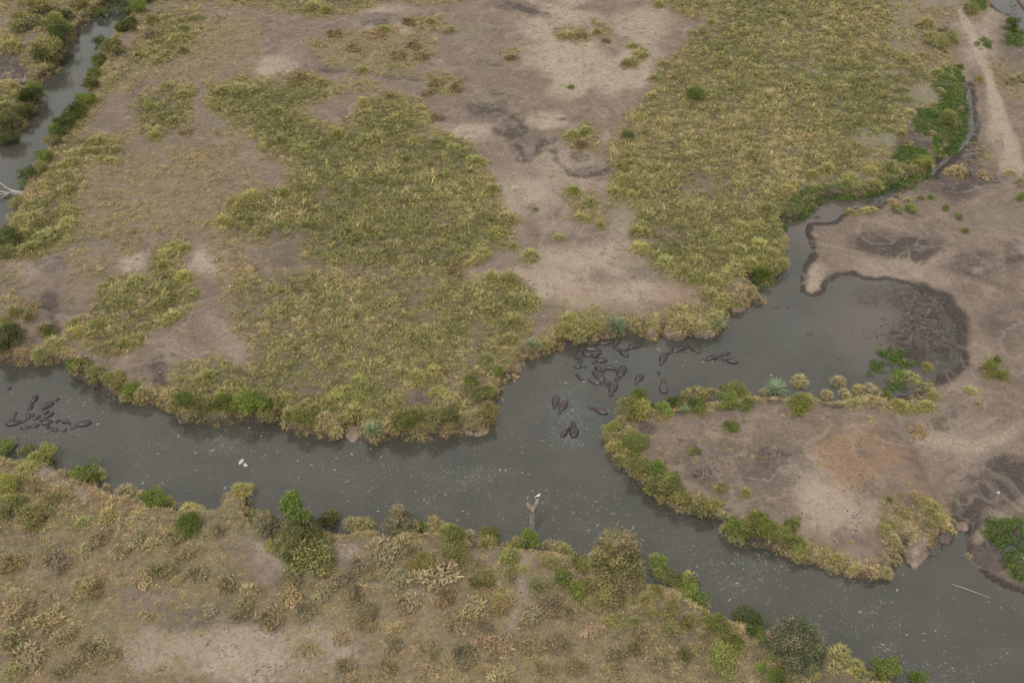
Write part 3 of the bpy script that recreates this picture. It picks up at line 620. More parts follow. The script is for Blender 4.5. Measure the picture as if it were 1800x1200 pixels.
tuft = scatter_group(tuft_objs('grass_tuft', M_TUFT, [dict(n=40, length=.58 + .12 * (i % 3), width=.060, spread=1.45, base_r=.45, droop=.66, dome=.24) for i in range(6)]), 'grass_tufts')

def candidates(step, jit=.5):
    xs = np.arange(-123, 123, step); ys = np.arange(55, 249, step)
    gx, gy = np.meshgrid(xs, ys); gx = gx.ravel() + rng.uniform(-jit, jit, gx.size) * step; gy = gy.ravel() + rng.uniform(-jit, jit, gy.size) * step
    px, py, _ = proj(gx, gy, 1.2); k = (px > -320) & (px < 2120) & (py > -110) & (py < 1400)
    return gx[k], gy[k], px[k], py[k]
gx, gy, px, py = candidates(.54)
d = field(VD, gx, gy); t = field(VT, gx, gy); h = field(VH, gx, gy); sdv = field(SD, gx, gy)
cl = fbm(gx * .55, gy * .55, 3, 81) + .5 * fbm(gx * .17, gy * .17, 2, 83)
p = np.clip(d * .88 + cl * 1.6 * (1.15 - d * .55), 0, 1)
k = (rng.random(len(gx)) < p) & (sdv > -.12) & (d > .06)
gx, gy, t, h, d, cl = gx[k], gy[k], t[k], h[k], d[k], cl[k]
ex, ey, epx, epy = candidates(.34)
es = field(SD, ex, ey); k = (es > -.15) & (es < 1.3) & (field(mud, ex, ey) < .3) & (field(bankv, ex, ey) > .45) & (rng.random(len(ex)) < .55)
ex, ey = ex[k], ey[k]
gx = np.r_[gx, ex]; gy = np.r_[gy, ey]; t = np.r_[t, np.clip(field(VT, ex, ey) + .08, 0, 1)]; h = np.r_[h, np.full(len(ex), .72)]; d = np.r_[d, np.full(len(ex), .95)]; cl = np.r_[cl, rng.uniform(-.25, .2, len(ex))]
gz = height(gx, gy)
big = fbm(gx * .06, gy * .06, 3, 85)
t = np.clip(t - .04 + .5 * big + .45 * fbm(gx * .35, gy * .35, 2, 87) + rng.normal(0, .10, len(t)), 0, 1)
sc_ = h * (.45 + 1.1 * np.clip(.5 + cl, 0, 1.1) * .85) * rng.uniform(.55, 1.2, len(gx)) * (.60 + .36 * d)
scatter('grass', np.stack([gx, gy, gz - .03], 1), t, sc_, 6, tuft, M_TUFT, sxy=sc_ * 1.15, tilt=.28)

M_DRY = M_TUFT.copy(); M_DRY.name = 'dry_grass_blades'
for nd in M_DRY.node_tree.nodes:
    if nd.type == 'MIX' and not nd.inputs[6].is_linked and abs(nd.inputs[6].default_value[0] - .42) < .01:
        nd.inputs[6].default_value = (.68, .70, .68, 1); nd.inputs[7].default_value = (1.22, 1.2, 1.18, 1)
dtuft = scatter_group(tuft_objs('dry_grass_tuft', M_DRY, [dict(n=44, length=.50 + .1 * (i % 3), width=.050, spread=1.5, base_r=.55, droop=.7, dome=.14) for i in range(5)]), 'dry_grass_tufts')
# short dry grass between the scrub and over the trodden plain
gx, gy, px, py = candidates(.52)
d = field(VD, gx, gy); t = field(VT, gx, gy); sdv = field(SD, gx, gy); li = field(litter, gx, gy)
sp_ = np.clip(li * 1.0 * (t > .42) + .10 * (field(mud, gx, gy) < .3), 0, 1)
k = (rng.random(len(gx)) < sp_ * np.clip(.62 + 2.0 * fbm(gx * .4, gy * .4, 3, 77), .02, 1)) & (sdv > .3)
gx, gy, t = gx[k], gy[k], t[k]
t = np.clip(.62 + .6 * fbm(gx * .12, gy * .12, 3, 78) + rng.normal(0, .10, len(gx)), .25, .95)
sc_ = rng.uniform(.22, .55, len(gx))
scatter('dry_grass', np.stack([gx, gy, height(gx, gy) - .03], 1), t, sc_ * .8, 5, dtuft, M_DRY, sxy=sc_ * 1.5, tilt=.2)

# low lush plants along the stream, the inlet and the marsh
LUSH = [([(1660,190),(1690,160),(1702,180),(1700,235),(1680,258),(1640,275),(1640,240)], 1.0),([(1590,300),(1630,300),(1600,322),(1550,330),(1520,345),(1490,345),(1540,318)], .9),([(1612,200),(1650,190),(1680,150),(1698,180),(1697,225),(1670,250),(1630,240),(1600,230)], 1.0),([(1640,130),(1690,110),(1697,160),(1670,190),(1640,160)], .8),([(1560,290),(1590,255),(1632,270),(1640,300),(1600,318),(1560,325)], 1.0),
 ([(1372,360),(1420,335),(1500,325),(1520,340),(1450,355),(1400,388),(1370,395)], 1.0),([(1310,480),(1350,470),(1362,490),(1340,500),(1312,498)], .9),([(1740,905),(1810,900),(1810,945),(1760,950),(1735,930)], .8),([(1768,965),(1810,955),(1810,1015),(1780,1005)], .85),
 ([(1765,45),(1800,48),(1800,75),(1770,72)], 1.0),([(1705,-10),(1735,-10),(1735,10),(1705,8)], 1.0),([(1545,605),(1595,605),(1620,640),(1590,645),(1552,620)], .6),([(1528,625),(1562,625),(1558,650),(1530,645)], .5),([(1565,655),(1595,650),(1595,675),(1560,672)], 1),([(1715,60),(1745,65),(1750,80),(1720,85)], .4)]
weed = scatter_group([bpy.data.objects.new('marsh_plant', cloud_mesh('marsh_plant', M_TUFT, [(0, 0, .1, .4, .4, .16), (.2, .1, .14, .2, .2, .16), (-.2, -.15, .12, .2, .2, .2)], 70, .14, .065, seed=200 + i)) for i in range(4)], 'marsh_plants')
gx, gy, px, py = candidates(.46)
D = np.zeros(len(gx))
for k_, (poly, a) in enumerate(LUSH): D = np.maximum(D, a * zone(poly, 5, 3, 1 + k_ % 5, px, py, gx, gy))
k = (rng.random(len(gx)) < D * np.clip(.9 + 1.4 * fbm(gx * .8, gy * .8, 2, 91), 0, 1)) & (field(Z, gx, gy) > -.35)
gx, gy = gx[k], gy[k]
# tint below 0 is off the straw scale: marsh plants have their own material
mm = NT('marsh_leaves'); lv = mm.attr('leafvar').outputs['Fac']; rn = mm.attr('rnd', 'INSTANCER').outputs['Fac']
mc = mm.mix(rn, (.062, .118, .022), (.135, .185, .042)); mc = mm.mix(1.0, mc, mm.mix(lv, (.6, .6, .6), (1.4, 1.4, 1.4)), 'MULTIPLY'); mm.bsdf(mc, .5, .3)
for o in bpy.data.collections['marsh_plants'].objects: o.data.materials[0] = mm.m
scatter('marsh_undergrowth', np.stack([gx, gy, np.maximum(height(gx, gy), 0.0) - .03], 1), np.zeros(len(gx)), rng.uniform(.8, 1.7, len(gx)), 4, weed, mm.m)

# small clods, dung and dry stalks on the open ground
cl_me = []
for i in range(4):
    bm = bmesh.new(); bmesh.ops.create_icosphere(bm, subdivisions=1, radius=.5)
    r_ = random.Random(i)
    for v in bm.verts: v.co = Vector((v.co.x * r_.uniform(.7, 1.3), v.co.y * r_.uniform(.7, 1.3), v.co.z * r_.uniform(.35, .7)))
    cl_me.append(bpy.data.objects.new('clod', bm_mesh('clod', bm, M_DMUD)))
clod = scatter_group(cl_me, 'clods')
gx, gy, px, py = candidates(.9)
k = (rng.random(len(gx)) < .30 * np.clip(.35 + 2.2 * fbm(gx * .2, gy * .2, 3, 95), 0, 1)) & (field(SD, gx, gy) > .6) & (field(VD, gx, gy) < .5)
gx, gy = gx[k], gy[k]
scatter('clods_of_earth', np.stack([gx, gy, height(gx, gy)], 1), np.zeros(len(gx)), rng.uniform(.08, .30, len(gx)) ** 1.0, 4, clod, M_DMUD)
# flecks of mud and rotting weed standing out of the shallow pool
fx, fy, px, py = candidates(.55)
rimv = blob(1660, 570, 58, 85, px, py, fx, fy, seed=4, warp=.4) * .62 + blob(1530, 575, 60, 18, px, py, fx, fy, seed=5, warp=.5) * .3 + blob(1570, 512, 60, 22, px, py, fx, fy, seed=6, warp=.3) * .6 + blob(1600, 590, 70, 50, px, py, fx, fy, seed=6, warp=.3) * .15 + blob(1690, 315, 60, 26, px, py, fx, fy, seed=6, warp=.3) * .2 + blob(1620, 270, 34, 30, px, py, fx, fy, seed=6, warp=.3) * .6 + blob(1785, 20, 8, 28, px, py, fx, fy, seed=6, warp=.2) * .9
k = (rng.random(len(fx)) < rimv) & (field(SD, fx, fy) < 1.2)
fx, fy = fx[k], fy[k]; sxy = rng.uniform(.15, .65, len(fx))
scatter('mud_flecks', np.stack([fx, fy, np.maximum(height(fx, fy), 0)], 1), np.zeros(len(fx)), rng.uniform(.15, .35, len(fx)), 4, clod, M_DMUD, sxy=sxy)

#@@PART2
# ------------------------------------------------------------------ trees and bushes: every one a thing of its own
COL = {'g': (.140, .185, .042), 'o': (.200, .195, .078), 't': (.320, .302, .118), 's': (.375, .322, .170), 'b': (.175, .240, .135), 'r': (.290, .220, .115), 'd': (.325, .268, .165), 'y': (.225, .235, .070), 'k': (.085, .105, .034), 'x': (.24, .21, .19)}
WORD = {'g': ('leafy_bush', 'bush', 'bright green leafy bush'), 'o': ('olive_bush', 'bush', 'dull olive bush'), 't': ('grass_tussock', 'tussock', 'yellow-green grass tussock'), 's': ('straw_tussock', 'tussock', 'dry straw-coloured tussock'),
 'b': ('reed_clump', 'reeds', 'spiky blue-green reed clump'), 'r': ('rusty_tussock', 'tussock', 'rusty orange tussock'), 'd': ('dry_scrub', 'scrub', 'dry grey-brown scrub clump'), 'y': ('yellow_bush', 'bush', 'yellowish green bush'), 'k': ('dark_bush', 'bush', 'dark green dense bush'), 'x': ('bare_shrub', 'shrub', 'bare grey twiggy shrub')}
PL = '''15 618 62 k;10 572 26 o;75 630 42 t;105 634 42 t;55 568 30 o;64 545 26 r;82 592 32 o;130 658 36 g;152 668 34 o;176 684 44 o;205 694 40 o;232 706 42 g;214 676 36 t;256 708 38 s;28 560 26 o
310 722 38 t;332 738 46 g;360 740 42 o;394 738 42 g;430 732 56 g;462 726 48 g;482 742 36 o;512 742 28 y;537 764 44 y;570 768 44 s;592 772 38 s;548 745 40 t;500 715 40 t;345 690 56 t;400 700 46 t;372 668 44 t
657 780 42 b;700 756 44 o;728 768 46 y;762 768 50 o;792 760 42 o;745 742 44 t;832 752 56 s;858 742 42 o;852 708 44 o;826 684 30 g;862 690 30 t;872 660 28 g;884 640 26 t;760 700 46 t;700 716 44 t;660 735 40 t
935 628 26 b;962 612 38 t;990 594 46 t;1020 604 54 t;1044 592 42 t;1010 574 46 t;1082 592 40 b;1142 578 26 t;1186 596 62 s;1188 568 52 t;1232 592 40 t;1258 580 34 b;1250 566 44 t;1268 540 58 t;1296 536 36 t;1335 500 38 g;1362 486 40 t;1362 458 38 t;1345 470 40 t;1310 478 44 t;1280 490 48 t
1490 342 36 t;1530 342 38 t;1575 300 34 t;1620 300 30 y;1555 318 30 t;1684 318 50 s;1720 145 32 t;1785 150 50 s;1620 55 44 t;1645 90 40 o;1632 70 30 t;1650 138 34 t;1670 80 34 o;1655 170 32 s;1640 190 24 s;1662 225 36 y;1636 240 22 s;1705 30 34 o;1775 60 34 g;1625 105 26 t;1660 60 26 d;1598 358 22 s;1575 378 26 o;1600 378 26 g;1565 362 26 s;1520 378 34 s;1500 382 28 s;1490 376 22 r;1660 372 16 g;1684 386 18 g;1636 352 14 g;1617 352 12 g;1695 410 14 g;1793 354 22 g;1795 330 28 d;1728 318 30 d;1772 312 32 s;1596 262 30 d;1702 310 20 x
1114 740 56 y;1118 715 40 g;1074 762 30 y;1080 800 46 t;1117 796 48 g;1148 722 22 o;1166 734 34 g;1190 718 34 g;1203 728 17 b;1236 706 54 t;1226 724 34 g;1286 704 44 y;1282 724 40 g;1310 722 28 g;1304 704 26 y;1285 756 26 g;1308 744 17 s;1340 692 24 s;1363 694 40 b;1400 684 42 s;1405 724 46 y;1448 700 32 s;1488 704 40 s;1480 682 36 s;1528 702 44 s;1555 698 22 g;1576 724 44 t;1606 724 28 t;1633 724 38 t;1636 700 32 t;1608 682 46 t;1576 674 32 g;1626 650 28 t;1740 662 40 y;1762 668 28 g;1752 640 20 g;1702 694 28 t;1697 718 14 s;1718 714 16 s;1612 768 36 r;1527 736 14 s;1505 690 34 s
1218 802 22 o;1268 866 24 o;1315 876 30 t;1238 848 40 x;1195 775 10 d;1375 736 14 s;1563 880 12 g;1402 912 16 d;1495 955 12 s
1085 772 34 t;1098 818 38 t;1120 838 42 o;1148 842 44 g;1150 866 40 o;1174 880 44 o;1198 896 44 o;1226 908 42 o;1250 908 34 o;1266 908 28 s;1290 946 44 g;1320 950 48 o;1346 942 48 g;1330 920 34 g;1376 956 46 y;1402 972 38 y;1386 938 34 g;1412 990 34 s;1436 992 30 s;1472 984 34 t;1456 1002 30 s;1500 1014 34 s;1530 1020 38 s;1560 1016 38 s;1576 992 32 s;1576 960 34 s;1562 934 34 t;1590 905 36 s;1612 884 30 r;1642 908 40 t;1654 926 36 t;1630 888 26 t;1550 985 26 s;1180 855 40 y
10 800 40 g;58 828 56 t;82 820 44 y;50 812 36 o;156 852 52 g;128 846 34 t;186 866 28 s;216 882 52 s;248 884 36 s;276 900 54 g;302 896 38 t;346 908 50 t;335 938 52 g;418 872 52 t;436 862 28 t;68 862 40 d;116 872 40 d;95 890 28 o;60 925 50 o;20 910 50 o;15 870 44 y;140 930 40 t;190 925 46 t;170 960 44 d;236 960 46 d;310 950 40 d;380 945 36 d
450 925 40 o;578 922 36 g;548 1015 92 o;505 985 66 o;575 995 44 o;625 938 66 s;640 945 50 t;735 930 28 g;700 935 40 s;760 935 38 s;782 934 44 t;800 962 52 y;802 990 50 o;820 950 30 s;852 966 52 t;862 956 36 y;898 988 42 o;930 968 52 g;906 958 32 t;966 962 28 s;996 974 46 t;1020 1000 40 y;745 1006 46 o;680 990 70 d;765 1040 84 d;845 1030 40 o;896 1018 28 o;640 1000 44 d;710 960 50 s;1155 1006 40 g;1184 1034 42 o;1206 1054 44 g;1232 1066 38 g;1210 1030 36 y;1262 1122 54 y;1292 1146 38 g;1312 1106 60 k;1270 1180 64 y;1176 1084 40 o;1212 1104 36 o;1182 1118 36 o;1140 1086 34 t;1136 1058 42 t;1206 1158 34 o;1240 1100 26 t;1480 1176 60 t;1510 1185 40 t;1552 1196 52 g;1608 1208 40 g;1362 1198 34 g;1340 1180 28 g;1060 1070 48 t;990 1026 40 g;1012 1054 40 g;950 1040 34 o;1040 1040 40 t;1100 1060 40 t;1120 1100 40 t;960 1000 40 t;1330 1125 36 g;1430 1190 44 t
560 1005 50 o;528 1000 44 g;925 1005 26 t;1080 1100 40 t;880 1050 30 t;1150 1050 30 y
45 60 56 o;70 30 50 o;96 58 40 g;90 110 54 o;105 95 36 k;112 62 34 k;140 22 30 o;122 42 28 k;20 90 56 t;50 182 40 k;15 200 50 s;40 205 36 t;20 245 48 k;8 225 40 o;20 160 40 s;60 170 30 g
262 8 34 k;245 28 30 g;230 50 30 k;214 58 26 g;200 100 44 o;182 92 34 k;176 118 32 g;165 142 30 g;150 192 34 g;140 212 30 g;122 222 34 k;100 246 32 g;110 232 28 o;45 330 26 g;70 310 34 o;30 390 36 t;18 435 44 k;10 460 34 o;45 425 40 t;160 165 26 o;268 45 26 o
108 90 40 k;84 128 36 k;60 178 36 k;42 215 40 k;16 258 36 k;100 118 30 o;228 30 40 k;224 60 30 k;200 92 32 g;164 160 30 k;156 184 32 g;138 208 36 k;112 236 34 k;96 262 34 o;78 288 34 g;52 322 36 k;36 372 36 o;248 12 34 g;182 35 30 k;205 20 34 k;1222 182 40 g;1104 245 26 o;1003 158 14 g;215 0 20 g'''
SCR = '''30 1000 44;90 985 40;150 975 44;110 1000 50;210 985 40;260 965 40;330 985 44;25 1045 36;140 1045 56;165 1050 40;95 1050 30;250 1030 44;290 1020 50;350 1020 44;400 1035 40;440 1065 54;510 1060 50;540 1090 44;480 1095 50;430 1090 40;570 1050 40;620 1060 44;650 1080 40;720 1070 46;780 1065 40;830 1090 50;880 1080 44;800 1110 50;850 1120 40;700 1110 36;640 1110 40;690 1150 36;760 1150 40;870 1150 56;820 1170 50;930 1100 46;960 1080 50;990 1090 40;930 1150 50;980 1140 46;1040 1120 40;1080 1160 46;1010 1180 40;1120 1150 40;1160 1180 36;600 1130 36;540 1150 30;610 1180 40;680 1190 40;1080 1195 36;880 1195 44;30 1090 50;80 1110 56;20 1140 56;110 1130 44;60 1170 56;150 1160 40;180 1140 40;120 1190 44;200 1165 36;20 1195 50;260 1090 30;370 1085 30;560 970 26;700 1030 60;600 1030 40;640 1020 36;890 970 30;830 1000 36;1240 1140 36;1010 1020 34;730 990 40;1130 1125 36;960 1190 40;750 1190 40;790 1010 44'''
plants = []
for line in PL.split('\n'):
    for q in line.split(';'):
        a = q.split(); plants.append((float(a[0]), float(a[1]), float(a[2]), a[3]))
rs = random.Random(5)
for q in SCR.replace('\n', '').split(';'):
    a = q.split(); plants.append((float(a[0]), float(a[1]), float(a[2]) * 1.1, rs.choice('ddddrsd')))

# single tussocks that stand apart on open soil or at the rim of the meadow
TU = '''935 466 46 t;985 428 26 t;905 438 28 t;945 372 18 t;1012 345 36 t;1040 370 40 t;1028 392 34 t;1055 402 30 t;1110 88 24 t;1130 105 26 t;1105 120 28 t;995 72 30 s;1020 68 28 r;1050 62 24 t;1065 76 18 r;895 108 22 r;770 155 30 r;800 165 30 r;750 170 26 r;1000 248 34 t;1030 244 34 t;1020 262 30 r;588 70 30 r;620 95 34 r;660 70 34 r;700 110 34 r;740 110 32 r;640 130 36 t;680 60 28 t;560 85 26 r;730 90 28 r;545 25 36 t;575 30 32 t;720 48 30 r;760 48 28 s;785 60 24 t;640 190 30 t;690 180 28 r;735 200 34 t;700 215 30 t;770 215 26 r;480 210 40 t;430 170 40 t;395 165 36 t;520 150 36 r;560 150 34 t;290 160 36 t;320 175 36 t;260 190 34 t;310 220 36 t;275 245 36 t;330 240 30 r;590 250 44 t;650 260 44 t;540 270 44 t;490 260 40 t;800 270 40 t;840 290 40 t;870 345 40 t;900 395 38 t;880 420 44 t;855 450 44 t;830 470 40 t;800 480 40 r;420 370 44 t;400 400 40 t;450 360 44 t;500 350 40 t;300 450 42 t;330 445 34 t;285 480 40 t;330 500 46 t;340 530 40 t;230 505 44 t;190 510 40 t;215 545 44 t;270 550 46 t;300 575 44 t;165 580 40 t;140 600 46 t;185 620 46 t;230 610 44 t;250 585 40 t;130 580 36 t;90 430 50 t;60 445 46 t;110 410 46 t;130 380 40 t;70 400 46 t;120 340 40 t;190 290 38 t;205 270 36 t;170 260 36 t;150 275 36 t;120 300 36 t;80 340 36 t;330 60 34 t;345 40 28 t;300 80 34 t;320 100 34 t;280 110 30 t;270 70 30 r;900 510 50 t;870 505 44 t;935 540 50 t;915 575 50 t;890 610 46 t;905 545 44 t;870 560 40 t;850 640 44 t;880 625 40 t;700 670 44 t;740 680 50 t;760 660 40 t;640 690 50 t;600 710 54 t;570 735 50 t;540 720 44 t;620 730 50 t;640 705 44 t;1125 420 40 t;1130 455 44 t;1165 470 46 t;1200 485 46 t;1230 500 46 t;1260 510 46 t;1240 530 44 t;1215 470 44 t;1290 450 44 t;1330 440 46 t;1340 410 44 t;1345 380 44 t;1390 340 40 t;1430 318 40 t;1300 410 40 t;1090 320 30 t;1085 345 34 t;1110 350 36 t;1095 300 26 t;1100 280 28 t;1120 215 32 t;1145 175 30 t;1170 120 30 t;1155 145 30 t;1180 140 30 r;1215 65 28 t;1250 45 28 t;1160 18 28 t;1490 320 44 t;1450 310 40 t;1525 305 34 t;1605 205 28 s;1585 240 26 t;1460 40 30 t;1540 140 30 t;1500 200 32 t'''
for q in TU.split(';'):
    a = q.split(); plants.append((float(a[0]), float(a[1]), float(a[2]) * 1.05, a[3]))

MARK = [('the forked dead stump', 935, 940), ('the hippo group by the north bank', 1070, 640), ('the hippo group under the west bank', 80, 730), ('the olive domed tree', 1078, 1030), ('the round dark tree', 1390, 1160), ('the green-topped tree', 530, 960), ('the small ash-grey tree', 705, 935), ('the weedy brown pool', 1600, 600),
 ('the stream mouth', 1400, 400), ('the reed clump on the river bend', 657, 780), ('the mud spit', 1325, 520), ('the boulder-like mud block', 1610, 955), ('the bleached branches', 15, 338), ('the muddy hippo path', 285, 680), ('the sandy clearing', 1010, 500), ('the trodden mud swirl', 930, 260), ('the peninsula tip', 1560, 1010),
 ('the pale clearing at the bottom edge', 400, 1150), ('the white rocks in the river', 428, 812), ('the dark muddy gully', 1700, 900), ('the narrow stream', 1690, 250), ('the bright green bush in the meadow', 1222, 180), ('the pale hollow in the meadow', 370, 470), ('the bare patch at the top of the meadow', 600, 190),
 ('the curved grass patch', 1115, 100), ('the footpath on the near bank', 640, 1040), ('the far river mouth', 240, 20), ('the mud pillar', 1145, 590), ('the dead grey bush', 1240, 840), ('the rusty tussock patch', 650, 95), ('the brown scrub in the bottom corner', 60, 1130), ('the grey-green shrub on the near bank', 1240, 1100), ('the long footpath bend above the clearing', 560, 1060), ('the worn path down from the stump', 930, 1060), ('the bare gap in the bottom scrub', 790, 1160), ('the west corner scrub', 120, 980), ('the bottom edge below the olive domed tree', 1060, 1180), ('the pale mud pocket in the meadow rim', 735, 705), ('the meadow corner above the mud spit', 1240, 505), ('the meadow edge facing the sandy clearing', 880, 420), ('the grass strip along the side channel', 100, 400), ('the western grass patch', 250, 560)]
ORD = ['beside', 'second from', 'third from', 'fourth from', 'fifth from', 'sixth from', 'seventh from', 'eighth from', 'ninth from', 'tenth from', 'eleventh from', 'twelfth from', 'thirteenth from', 'fourteenth from', 'fifteenth from', 'sixteenth from']
bucket = {}
info = []
for i, (px, py, wp, kd) in enumerate(plants):
    m = min(range(len(MARK)), key=lambda q: math.hypot(px - MARK[q][1], (py - MARK[q][2]) * 1.4))
    key = (kd, '', m); bucket.setdefault(key, []).append(i); info.append(key)
rank = {}
for key, L_ in bucket.items():
    L_.sort(key=lambda i: math.hypot(plants[i][0] - MARK[key[2]][1], (plants[i][1] - MARK[key[2]][2]) * 1.4))
    for r_, i in enumerate(L_): rank[i] = r_
GROUPW = {'bush': 'bushes along the banks', 'tussock': 'grass tussocks', 'reeds': 'reed clumps', 'scrub': 'scrub on the dry bank', 'shrub': 'bare shrubs'}
rp = random.Random(12)
def vary(c, a=.14):
    k_ = rp.uniform(1 - a, 1 + a); return (c[0] * k_ * rp.uniform(.94, 1.06), c[1] * k_ * rp.uniform(.96, 1.06), c[2] * k_ * rp.uniform(.85, 1.05), 1)
for i, (px, py, wp, kd) in enumerate(plants):
    nm, cat, desc = WORD[kd]
    x, y, z = ground_at(px, py - wp * .18)
    W_ = wp * m_per_px(px, py, z) * 1.08
    col = vary(COL[kd]); rz = rp.uniform(0, 6.28)
    ms = MARK[info[i][2]][0]; r_ = rank[i]
    label = f'{desc}, {ORD[min(r_, 15)]} {ms}'
    if kd in 'goyk':
        root = bpy.data.objects.new(nm, None); C.objects.link(root); root.location = (x, y, z - .02); root.rotation_euler = (0, 0, rz)
        hgt = rp.uniform(.72, 1.05); root.scale = (W_ * rp.uniform(.9, 1.2), W_ * rp.uniform(.75, 1.1), W_ * hgt)
        f = link('foliage', rp.choice(BUSH if W_ < 3.0 else FINE), root); f.color = col
        link('stems', rp.choice(STEMS), root)
        if kd != 'k' and W_ < 4.2 and rp.random() < .6:          # second tone of leaves on the same bush: dry grass grown through it
            f2 = link('dry_blades', rp.choice(TUSS), root); f2.color = vary(COL['s' if rp.random() < .5 else 't']); f2.scale = (1.0, 1.0, 1.05)
    else:
        me = {'t': TUSS, 's': TUSS, 'r': SCRUB, 'b': REED, 'd': SCRUB, 'x': SCRUB}[kd]
        root = link(nm, rp.choice(me), None, (x, y, z - .02 + (.5 if kd == 'b' else 0))); root.rotation_euler = (0, 0, rz); root.color = col
        k_ = {'b': 1.1, 'd': 1.0, 'r': 1.0, 'x': 1.1}.get(kd, 1.0)
        root.scale = (W_ * k_, W_ * k_ * rp.uniform(.75, 1.1), W_ * k_ * rp.uniform(.85, 1.15) * (.72 if kd in 'dr' else 1))
    tag(root, label, cat, GROUPW[cat])

def make_tree(nm, px, py, wpx, hpx, col, label, lumps, n, leaf, seed, extra=None):
    x, y, z = ground_at(px, py); k_ = m_per_px(px, py, z); W_ = wpx * k_; H = hpx * k_ / .80
    root = bpy.data.objects.new(nm, None); C.objects.link(root); root.location = (x, y, z)
    bm = bmesh.new(); r_ = random.Random(seed)
    tube(bm, [(0, 0, -.3), (.05, 0, H * .2), (.12 * W_ * .2, .05, H * .45)], [.045 * W_, .034 * W_, .022 * W_], 8, .08, seed)
    for q in range(9):
        a = r_.uniform(0, 6.28); e = r_.uniform(.25, .42) * W_; h0 = r_.uniform(.12, .4) * H
        tube(bm, [(0, 0, h0), (e * .5 * math.cos(a), e * .5 * math.sin(a), h0 + .22 * H), (e * math.cos(a), e * math.sin(a), h0 + .42 * H)], [.02 * W_, .012 * W_, .004 * W_], 5, .05, q)
    link('trunk', bm_mesh('trunk', bm, M_WOOD), root)
    f = link('crown', cloud_mesh('crown', M_LEAF, [(a * W_, b_ * W_, c * H, d_ * W_, d_ * W_, e * H) for a, b_, c, d_, e in lumps], n, leaf, leaf * .42, seed=seed, shell=.5), root)
    f.color = col + (1,)
    if extra:
        for nm2, col2, lumps2, n2 in extra:
            f2 = link(nm2, cloud_mesh(nm2, M_LEAF, [(a * W_, b_ * W_, c * H, d_ * W_, d_ * W_, e * H) for a, b_, c, d_, e in lumps2], n2, leaf, leaf * .42, seed=seed + 1, shell=.5), root)
            f2.color = col2 + (1,); f2['label'] = 'bright green upper crown' if nm2 == 'upper_crown' else 'dry grey twigs around the crown'
    return tag(root, label, 'tree')
def ring_lumps(seed, n, zc, r0, rl, top):
    r_ = random.Random(seed); out = []
    for i in range(n):
        a = r_.uniform(0, 6.28); q = r0 * math.sqrt(r_.random()); zq = zc + (top - zc) * (1 - (q / r0) ** 2) * r_.uniform(.2, 1)
        out.append((q * math.cos(a), q * math.sin(a), zq, rl * r_.uniform(.7, 1.2), rl * r_.uniform(.5, .9)))
    return out
make_tree('domed_tree', 1078, 1040, 112, 150, (.245, .228, .100), 'large olive-brown domed tree on the near bank of the river', ring_lumps(1, 18, .16, .36, .17, .84) + [(0, 0, .42, .38, .44)], 15000, .26, 1,
          [('dry_twigs', (.30, .25, .15), ring_lumps(21, 14, .25, .40, .13, .90), 2600)])
make_tree('round_tree', 1390, 1166, 118, 108, (.165, .180, .098), 'round dark grey-green tree at the water edge of the near bank', ring_lumps(2, 16, .28, .36, .17, .80) + [(0, 0, .46, .38, .40)], 13000, .22, 2,
          [('dry_twigs', (.28, .24, .17), ring_lumps(22, 12, .3, .42, .12, .75), 3000)])
make_tree('green_topped_tree', 530, 968, 80, 126, (.185, .190, .080), 'tree with a bright green top and greyish lower crown by the river', ring_lumps(3, 14, .12, .44, .18, .55) + [(0, 0, .34, .40, .30)], 9000, .22, 3,
          [('upper_crown', (.165, .235, .055), ring_lumps(23, 11, .62, .26, .15, .94), 6500)])
make_tree('ash_grey_tree', 478, 950, 74, 66, (.270, .240, .150), 'low grey-olive tree at the foot of the green-topped tree', ring_lumps(4, 14, .2, .38, .18, .78), 6500, .20, 4)
make_tree('small_grey_tree', 705, 938, 66, 66, (.260, .235, .140), 'small ash-grey tree alone among straw tussocks on the near bank', ring_lumps(5, 14, .24, .36, .18, .82), 6500, .20, 5)

# ------------------------------------------------------------------ hippos
hm = NT('hippo_hide'); p_ = hm.n('ShaderNodeTexCoord').outputs['Object']; wz = hm.attr('wetline').outputs['Fac']
n_ = hm.noise(2.2, 5, .65, p_); oi = hm.n('ShaderNodeObjectInfo')
c_ = hm.mix(hm.mr(n_, .35, .65), (.040, .032, .033), (.066, .052, .052)); c_ = hm.mix(1.0, c_, oi.outputs['Color'], 'MULTIPLY')
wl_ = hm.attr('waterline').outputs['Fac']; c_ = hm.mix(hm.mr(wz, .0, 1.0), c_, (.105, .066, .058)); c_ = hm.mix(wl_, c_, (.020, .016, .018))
b = hm.bsdf(c_, hm.mr(n_, .3, .7, .30, .5), .5); hm.bump(hm.noise(9, 4, .7, p_), .3, .03, b); M_HIPPO = hm.m
KT = np.array([0, .03, .10, .22, .38, .52, .62, .69, .74, .79, .85, .91, .96, .99, 1.0])
KW = np.array([.02, .42, .74, .95, 1.0, .90, .74, .58, .50, .50, .44, .45, .47, .34, .03])
